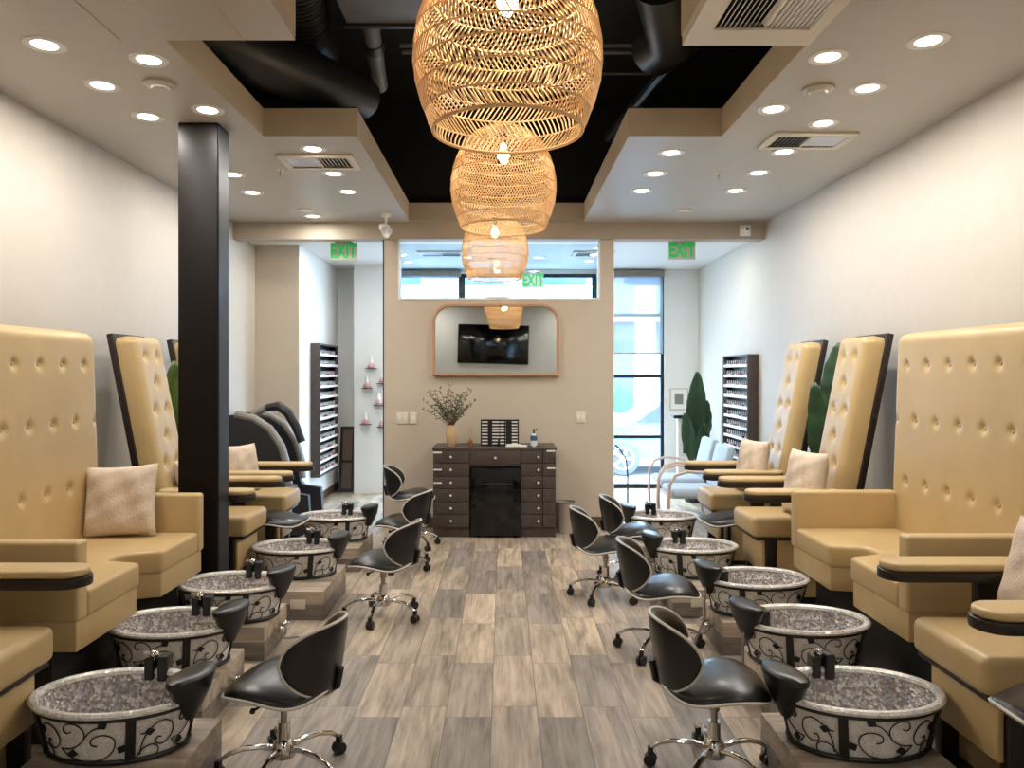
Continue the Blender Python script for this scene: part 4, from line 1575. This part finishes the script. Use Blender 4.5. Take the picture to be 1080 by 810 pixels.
def polish_rack(name, lab, x, y0, y1, z0, z1, face, rows, per, side_word):
    """face=-1: shelves open to -X (rack on right wall)"""
    L_ = y1 - y0
    t_ = thing(name, lab, 'display rack', (x, y0, z0))
    dp = .12
    hh = z1 - z0
    xa, xb = (0, face * dp)
    lo, hi = min(xa, xb), max(xa, xb)
    MB().rbox(lo, hi, 0, .02, 0, hh, .003).rbox(lo, hi, L_ - .02, L_, 0, hh, .003).rbox(lo, hi, .02, L_ - .02, hh - .02, hh, .003).rbox(lo, hi, .02, L_ - .02, 0, .02, .003).build('case', 'cab', t_)
    bx_ = .006
    MB().box(min(0, face * bx_), max(0, face * bx_), .02, L_ - .02, .02, hh - .02).build('back_board', 'blackplas', t_)
    pitch = (hh - .05) / rows
    first = {}
    for r_ in range(rows):
        z = .03 + r_ * pitch
        MB().box(min(face * bx_, face * dp * .92), max(face * bx_, face * dp * .92), .02, L_ - .02, z, z + .008).build('shelf', 'dark_shell', t_)
        xx = face * dp * .9
        MB().box(min(xx, xx + face * .004), max(xx, xx + face * .004), .02, L_ - .02, z, z + .03).build('shelf_lip', 'white', t_)
        for k in range(per):
            ci = random.choices(range(len(POL)), [1, 3, 4, 3, 1, 1, 3])[0]
            n_ = POL[ci][0]
            loc = (x + face * dp * .62, y0 + .05 + (L_ - .1) * k / (per - 1), z0 + z + .0081)
            if ci not in POLP:
                b_ = thing('polish_bottle', 'x', 'bottle', loc)
                MB().rev([(.001, 0), (.014, 0), (.0145, .003), (.0145, .03), (.007, .036), (.001, .036)], 8).build('glass_body', 'polish_' + n_, b_)
                MB().rev([(.008, .035), (.0065, .07), (.001, .071)], 8).build('cap', 'white' if ci % 2 else 'polish_clear', b_)
                POLP[ci] = b_
            else:
                b_ = copy_tree(POLP[ci])
                b_.location = loc
            b_['label'] = '%s nail polish bottle standing in the display rack on the %s wall' % (n_, side_word)
            b_['group'] = '%s nail polish bottles on the %s rack' % (n_, side_word)


POLP = {}
polish_rack('polish_rack', 'tall dark nail polish rack hung on the left wall near the street front', -2.34, 9.18, 10.2, .36, 1.99, 1, 12, 13, 'left')
polish_rack('polish_rack', 'dark nail polish rack hung on the right wall beyond the pedicure chairs', XR, 8.18, 9.1, .62, 1.83, -1, 10, 12, 'right')

# ------------------------------------------------------------------ left front zone: massage chair, leaning frame, ornaments
t_ = thing('massage_chair', 'charcoal and grey massage chair with curved side shell in the far left corner', 'massage chair', (-2.52, 7.75, 0))


def shell(y0, y1, mname, name, sc, parent, x_off=0):
    # side outline in xz, facing +X
    out = [(-.30, .05), (-.30, 1.21), (-.12, 1.21), (.06, 1.17), (.20, 1.07), (.31, .90), (.37, .70), (.38, .50), (.42, .45), (.60, .42), (.62, .10), (.55, .03)]
    pts = [(x * sc + x_off, z) for x, z in out]
    vs = [(x, y0, z) for x, z in pts] + [(x, y1, z) for x, z in pts]
    n_ = len(pts)
    return MB().add(vs, [tuple(range(n_)), tuple(range(n_, 2 * n_))[::-1]] + [(k, (k + 1) % n_, n_ + (k + 1) % n_, n_ + k) for k in range(n_)]).build(name, mname, parent)


shell(-.30, -.22, 'dark_shell', 'side_shell', 1, t_)
shell(.22, .30, 'dark_shell', 'side_shell', 1, t_)
edge = [(-.12, 1.215), (.06, 1.175), (.21, 1.075), (.325, .905), (.385, .70), (.395, .52)]
for y in (-.26, .26):
    MB().tube([(x, y, z) for x, z in edge], .05, 10, flat=.8).build('shell_edge', 'grey_shell', t_)
MB().rbox(-.25, -.05, -.2, .2, .35, 1.15, .05, 4).rbox(-.2, .38, -.2, .2, .3, .48, .05, 4).build('cushion', 'dark_shell', t_)
MB().rbox(-.3, .5, -.2, .2, 0.0, .3, .01).build('chair_base', 'blackplas', t_)
hd = [(.10, 1.27), (.22, 1.29), (.32, 1.22), (.40, 1.08), (.46, .92)]
MB().tube([(x, .0, z) for x, z in hd], [.04, .05, .05, .045, .04], 10).build('shoulder_arch', 'dark_shell', t_)
MB().tube([(-.15, 0, 1.1), (0, 0, 1.22), (.10, 0, 1.27)], .035, 10).build('arch_link', 'grey_shell', t_)
t_ = thing('leaning_frame', 'narrow dark wood frame leaning against the wall beside the left polish rack', 'frame', (X(365, 10.35), 10.35, 0))
fr_ = MB()
a = .10
for x0, x1, z0, z1 in ((-a, -a + .035, 0, .9), (a - .035, a, 0, .9), (-a + .035, a - .035, .86, .9), (-a + .035, a - .035, .0, .05), (-a + .035, a - .035, .40, .44)):
    fr_.box(x0, x1, -.012, .012, z0, z1)
o = fr_.build('frame_rails', 'espresso', t_)
o.rotation_euler = (R(-9), 0, 0)
o2 = MB().box(-a + .035, a - .035, -.003, .003, .05, .86).build('frame_panel', 'base', t_)
o2.rotation_euler = (R(-9), 0, 0)

orn = thing('ornament_shelf', 'x', 'wall ornament', (0, 0, 0), 0, 'little wall shelves on the white pier')
MB().rev([(.001, 0), (.075, 0), (.08, .012), (.001, .014)], 16, sy=.75).build('shelf', 'cab', orn)
MB().rev([(.001, .014), (.045, .014), (.05, .04), (.03, .07), (.001, .08)], 14).build('pink_flower', mat('dusty_pink', (200, 150, 150), .7, bump=.4, bscale=40), orn)
MB().rev([(.001, .07), (.022, .07), (.03, .10), (.018, .13), (.012, .17), (.001, .18)], 12).build('figurine', 'white', orn)
odef = [(391.6, 389, 'topmost little wall shelf with white figurine on the white pier'), (387, 410, 'second from top little wall shelf on the white pier, left side'), (399.6, 428, 'little wall shelf on the white pier right of the third row'),
        (385.7, 448, 'lowest little wall shelf on the left side of the white pier'), (403.5, 405, 'little wall shelf half hidden by the partition, upper'), (403.5, 451, 'little wall shelf half hidden by the partition, lower')]
for i, (px, py, lab) in enumerate(odef):
    loc = (X(px, 10.2), 10.19, Z(py, 10.2))
    if i == 0:
        orn.location = loc
        orn['label'] = lab
    else:
        dup(orn, loc, 0, lab)


# ------------------------------------------------------------------ plants
def big_leaf(p0, p1, p2, w, parent, m='leaf', name='leaf', nrm=(0, -1, 0)):
    p0, p1, p2 = Vector(p0), Vector(p1), Vector(p2)
    N = 14
    vs, fs = [], []
    nv = Vector(nrm)
    for k in range(N + 1):
        f_ = k / N
        p = p0 * (1 - f_) ** 2 + p1 * 2 * f_ * (1 - f_) + p2 * f_ * f_
        tn = (p1 - p0) * (1 - f_) + (p2 - p1) * f_
        tn.normalize()
        sd = tn.cross(nv).normalized()
        ww = w * math.sin(PI * min(1, f_ * .93 + .035)) ** .75 * (1 - .25 * f_)
        nn_ = sd.cross(tn).normalized()
        for q in (-1, -.5, 0, .5, 1):
            vs.append(p + sd * ww * q + nn_ * (abs(q) * ww * .35 + .01 * math.sin(k * 2.1) * abs(q)))
    for k in range(N):
        for q in range(4):
            a = k * 5 + q
            fs.append((a, a + 1, a + 6, a + 5))
    o = MB().add(vs, fs).build(name, m, parent, smooth=80)
    sm = o.modifiers.new('thickness', 'SOLIDIFY')
    sm.thickness = .002
    return o


def plant(lab, x, y, leaves, m='leaf', ph=.35, pr=.16, rz=0):
    t_ = thing('potted_plant', lab, 'plant', (x, y, 0))
    MB().rev([(pr * .75, 0), (pr * .8, .01), (pr, ph), (pr * .93, ph), (pr * .9, ph - .04), (.001, ph - .04)], 28, cap0=True).build('pot', 'pot', t_)
    MB().rev([(.001, ph - .035), (pr * .9, ph - .04)], 20).build('soil', 'soil', t_)
    for (bx_, by_, bz, tx, ty, tz, w, nx) in leaves:
        MB().tube([(bx_ * .2, by_ * .2, ph - .05), (bx_ * .7, by_ * .7, (ph + bz) / 2), (bx_, by_, bz)], [.012, .010, .007], 6).build('stem', m, t_)
        mid = ((bx_ * .6 + tx * .4), (by_ * .6 + ty * .4), bz + (tz - bz) * .6)
        big_leaf((bx_, by_, bz), mid, (tx, ty, tz), w, t_, m, nrm=nx)


fy_ = (0.1, -1, 0.1)
plant('tall dark green bird-of-paradise plant beside the right street window', X(733, 9.6), 9.6,
      [(-.02, 0, .62, .03, 0, 1.64, .15, fy_), (.06, .05, .6, .16, .03, 1.28, .13, (0.4, -1, 0)), (-.05, -.05, .5, -.13, 0, 1.12, .10, (-.4, -1, 0)), (.02, -.08, .45, .10, -.1, 1.0, .10, (.2, -1, .2))])
plant('dark green broad-leaved plant by the right wall between the two tall chairs', 2.56, 5.88,
      [(-.02, 0, 1.15, .05, 0.02, 1.86, .11, (-1, -.6, 0)), (-.08, -.05, .9, -.16, -.02, 1.55, .10, (-.6, -1, 0)), (.02, .06, .9, -.03, .12, 1.45, .10, (-1, -.2, 0)), (-.05, .03, .8, -.12, .1, 1.35, .10, (-1, -.7, 0))], pr=.12)
plant('bright green broad-leaved plant by the left wall between sofa and column', -2.62, 5.95,
      [(.06, -.05, .95, .16, -.02, 1.68, .12, (.3, -1, 0)), (.02, 0, 1.0, .04, 0, 1.72, .11, (.8, -1, 0)), (.1, .02, .9, .2, .08, 1.5, .1, (.6, -1, 0))], m='leaf2', pr=.12)


# ------------------------------------------------------------------ front waiting zone on the right
def armchair(x, y, rz, lab):
    t_ = thing('bentwood_armchair', lab, 'armchair', (x, y, 0), rz, 'pale waiting armchairs')
    for s in (-1, 1):
        pts = [(-.26, s * .27, 0), (-.27, s * .27, .30), (-.26, s * .27, .50), (-.20, s * .27, .60), (-.08, s * .27, .64), (.12, s * .27, .62), (.26, s * .27, .56), (.32, s * .27, .30), (.36, s * .27, 0)]
        MB().tube(pts, .016, 8).build('arm_loop', 'pinkwood', t_)
    MB().rbox(-.24, .26, -.25, .25, .36, .46, .04, 4).build('seat', 'bluecloth', t_)
    bk = MB().rbox(-.04, .04, -.24, .24, 0, .46, .035, 4).build('backrest', 'bluecloth', t_, loc=(.27, 0, .44))
    bk.rotation_euler = (0, R(14), 0)
    MB().tube([(-.24, -.27, .38), (-.24, .27, .38)], .012, 6).tube([(.28, -.27, .38), (.28, .27, .38)], .012, 6).build('rail', 'pinkwood', t_)


armchair(1.92, 7.85, R(0), 'pale bentwood armchair behind the farthest right pedicure chair, nearer of two')
armchair(1.98, 8.65, R(0), 'pale bentwood armchair by the right street window, farther of two')
t_ = thing('dispenser_stand', 'slim white stand with flat black top beside the right street window', 'stand', (X(718, 10.2), 10.2, 0))
MB().rbox(-.05, .05, -.04, .04, .02, 1.02, .01).build('post', 'white', t_)
MB().rbox(-.11, .11, -.08, .08, 1.02, 1.06, .006).build('top', 'blackplas', t_)
MB().rbox(.02, .06, -.05, -.03, .55, .95, .004).build('front_panel', 'blackplas', t_)
MB().rbox(-.15, .15, -.13, .13, 0, .02, .006).build('foot_plate', 'white', t_)
t_ = thing('picture_frame', 'pale square picture frame on the front wall beside the right street window', 'picture', (X(716, 10.7), YF - .001, Z(421, 10.7)))
m = MB()
for x0, x1, z0, z1 in ((-.13, .13, .14, .155), (-.13, .13, -.155, -.14), (-.13, -.115, -.14, .14), (.115, .13, -.14, .14)):
    m.box(x0, x1, -.015, 0, z0, z1)
m.build('frame', 'wall_back', t_)
MB().box(-.115, .115, -.006, -.001, -.14, .14).build('print', 'white', t_)
MB().box(-.06, .06, -.008, -.006, -.07, .07).build('inner_print', 'grey_shell', t_)
# black hose / lamp arm by the partition edge
tag(MB().tube([(0, 0, .0), (0, 0, .012)], .08, 18).tube([(0, 0, .01), (.0, 0, .5), (-.02, 0, .68), (-.10, 0, .80), (-.14, .0, .83)], .009, 8).build('bent_stand', 'blackframe', loc=(X(662, 8.4), 8.4, 0)),
    'thin black curved stand just behind the right edge of the partition', 'stand')

# ------------------------------------------------------------------ street outside
struct('ground_street', MB().box(-12, 14, YF + .25, 32, -.45, -.35), 'asphalt')
b_ = thing('opposite_building', 'pale building with blue windows across the street', 'building', (0, 22, 0))
MB().box(-12, 14, 0, 1, -.35, 7.5).build('facade', 'opposite', b_)
for k in range(9):
    x = -8.5 + k * 2.4
    MB().rbox(x, x + 1.3, -.04, 0, 4.2, 5.2, .02).build('window', 'bluewin', b_)
for k in range(6):
    x = -8 + k * 3.3
    MB().rbox(x, x + 1.9, -.04, 0, .5, 2.6, .02).build('window', 'bluewin', b_)
MB().box(-12, 14, -.5, 0, 3.1, 3.3).build('awning', 'white', b_)
# a pale tapered sign pillar
tag(MB().prism([(3.02, 17.2), (3.45, 17.2), (3.45, 17.5), (3.02, 17.5)], -.35, 3.6).build('street_pillar', 'white'), 'white pillar outside the tall right street window', 'pillar')

car = thing('parked_car', 'pale blue parked car seen through the tall right street window', 'car', (3.55, 15.5, -.35))
body = [(-1.9, .32), (-1.95, .62), (-1.85, .86), (-1.15, .98), (-.55, 1.42), (.75, 1.46), (1.45, 1.05), (2.1, .95), (2.2, .6), (2.15, .32)]
vs = []
for y, ins in ((-.85, 0), (.85, 0)):
    for x, z in body:
        vs.append((x, y * (1 if z < 1.0 else .82), z))
nb_ = len(body)
MB().add(vs, [tuple(range(nb_)), tuple(range(nb_, 2 * nb_))[::-1]] + [(k, (k + 1) % nb_, nb_ + (k + 1) % nb_, nb_ + k) for k in range(nb_)]).build('car_body', 'carblue', car)
gl = [(-.98, 1.02), (-.50, 1.34), (.70, 1.38), (1.22, 1.06)]
vs = [(x, -.855 if z < 1.1 else -.73, z) for x, z in gl] + [(x, -.83 if z < 1.1 else -.70, z) for x, z in gl]
MB().add(vs, [(0, 1, 2, 3), (7, 6, 5, 4), (0, 4, 5, 1), (1, 5, 6, 2), (2, 6, 7, 3), (3, 7, 4, 0)]).build('side_window', 'carglass', car)
for x in (-1.25, 1.35):
    for y in (-.8, .8):
        mm = Matrix.Translation((x, y, .33)) @ Matrix.Rotation(PI / 2, 4, 'X')
        w_ = MB().rev([(.2, -.1), (.31, -.1), (.33, -.07), (.33, .07), (.31, .1), (.2, .1)], 28, m=mm, cap0=True, cap1=True).build('wheel', 'tyre', car)
        m = MB()
        s = -1 if y < 0 else 1
        for k in range(5):
            a = 2 * PI * k / 5
            m.tube([(x, y + s * .105, .33), (x + .19 * math.cos(a), y + s * .11, .33 + .19 * math.sin(a))], .03, 6)
        m.tube([(x + .205 * math.cos(q), y + s * .105, .33 + .205 * math.sin(q)) for q in [2 * PI * j / 24 for j in range(24)]], .022, 6, closed=True)
        m.build('rim', 'alloy', w_)

# ------------------------------------------------------------------ light
W = bpy.data.worlds.new('sky')
scene.world = W
W.use_nodes = True
nt = W.node_tree
bg = nt.nodes['Background']
sky = nt.nodes.new('ShaderNodeTexSky')
sky.sky_type = 'HOSEK_WILKIE'
sky.turbidity = 3
sky.sun_direction = Vector((-.2, -.7, .6)).normalized()
mixc = nt.nodes.new('ShaderNodeMix')
mixc.data_type = 'RGBA'
mixc.inputs['Factor'].default_value = .55
mixc.inputs['B'].default_value = (.74, .86, 1.0, 1)
nt.links.new(sky.outputs[0], mixc.inputs['A'])
nt.links.new(mixc.outputs['Result'], bg.inputs['Color'])
bg.inputs['Strength'].default_value = 36
sl = bpy.data.lights.new('sun', 'SUN')
sl.energy = 12.0
sl.angle = R(1)
sl.color = (1, .98, .94)
so = bpy.data.objects.new('sun', sl)
COL.objects.link(so)
so.rotation_euler = Vector((-.25, -.75, .62)).to_track_quat('Z', 'Y').to_euler()
# a light portal in the street windows only guides the sampling of the sky light
al = bpy.data.lights.new('window_portal', 'AREA')
al.shape = 'RECTANGLE'
al.size = FX1 - FX0
al.size_y = 2.9
al.cycles.is_portal = True
ao = bpy.data.objects.new('window_portal', al)
COL.objects.link(ao)
ao.location = ((FX0 + FX1) / 2, YF + .22, 1.5)
ao.rotation_euler = (R(-90), 0, 0)

# ------------------------------------------------------------------ camera
cam = bpy.data.cameras.new('camera')
cam.sensor_width = 36
cam.lens = 36 * F / 1080
cam.shift_x = (540 - CX) / 1080
cam.shift_y = (CY - 405) / 1080
cam.clip_start = .05
co = bpy.data.objects.new('camera', cam)
COL.objects.link(co)
co.location = (0, 0, H)
co.rotation_euler = (PI / 2, 0, 0)
scene.camera = co
vs_ = scene.view_settings
vs_.view_transform = 'Standard'
vs_.look = 'None'
vs_.gamma = 1
vs_.exposure = 0
vs_.use_curve_mapping = False
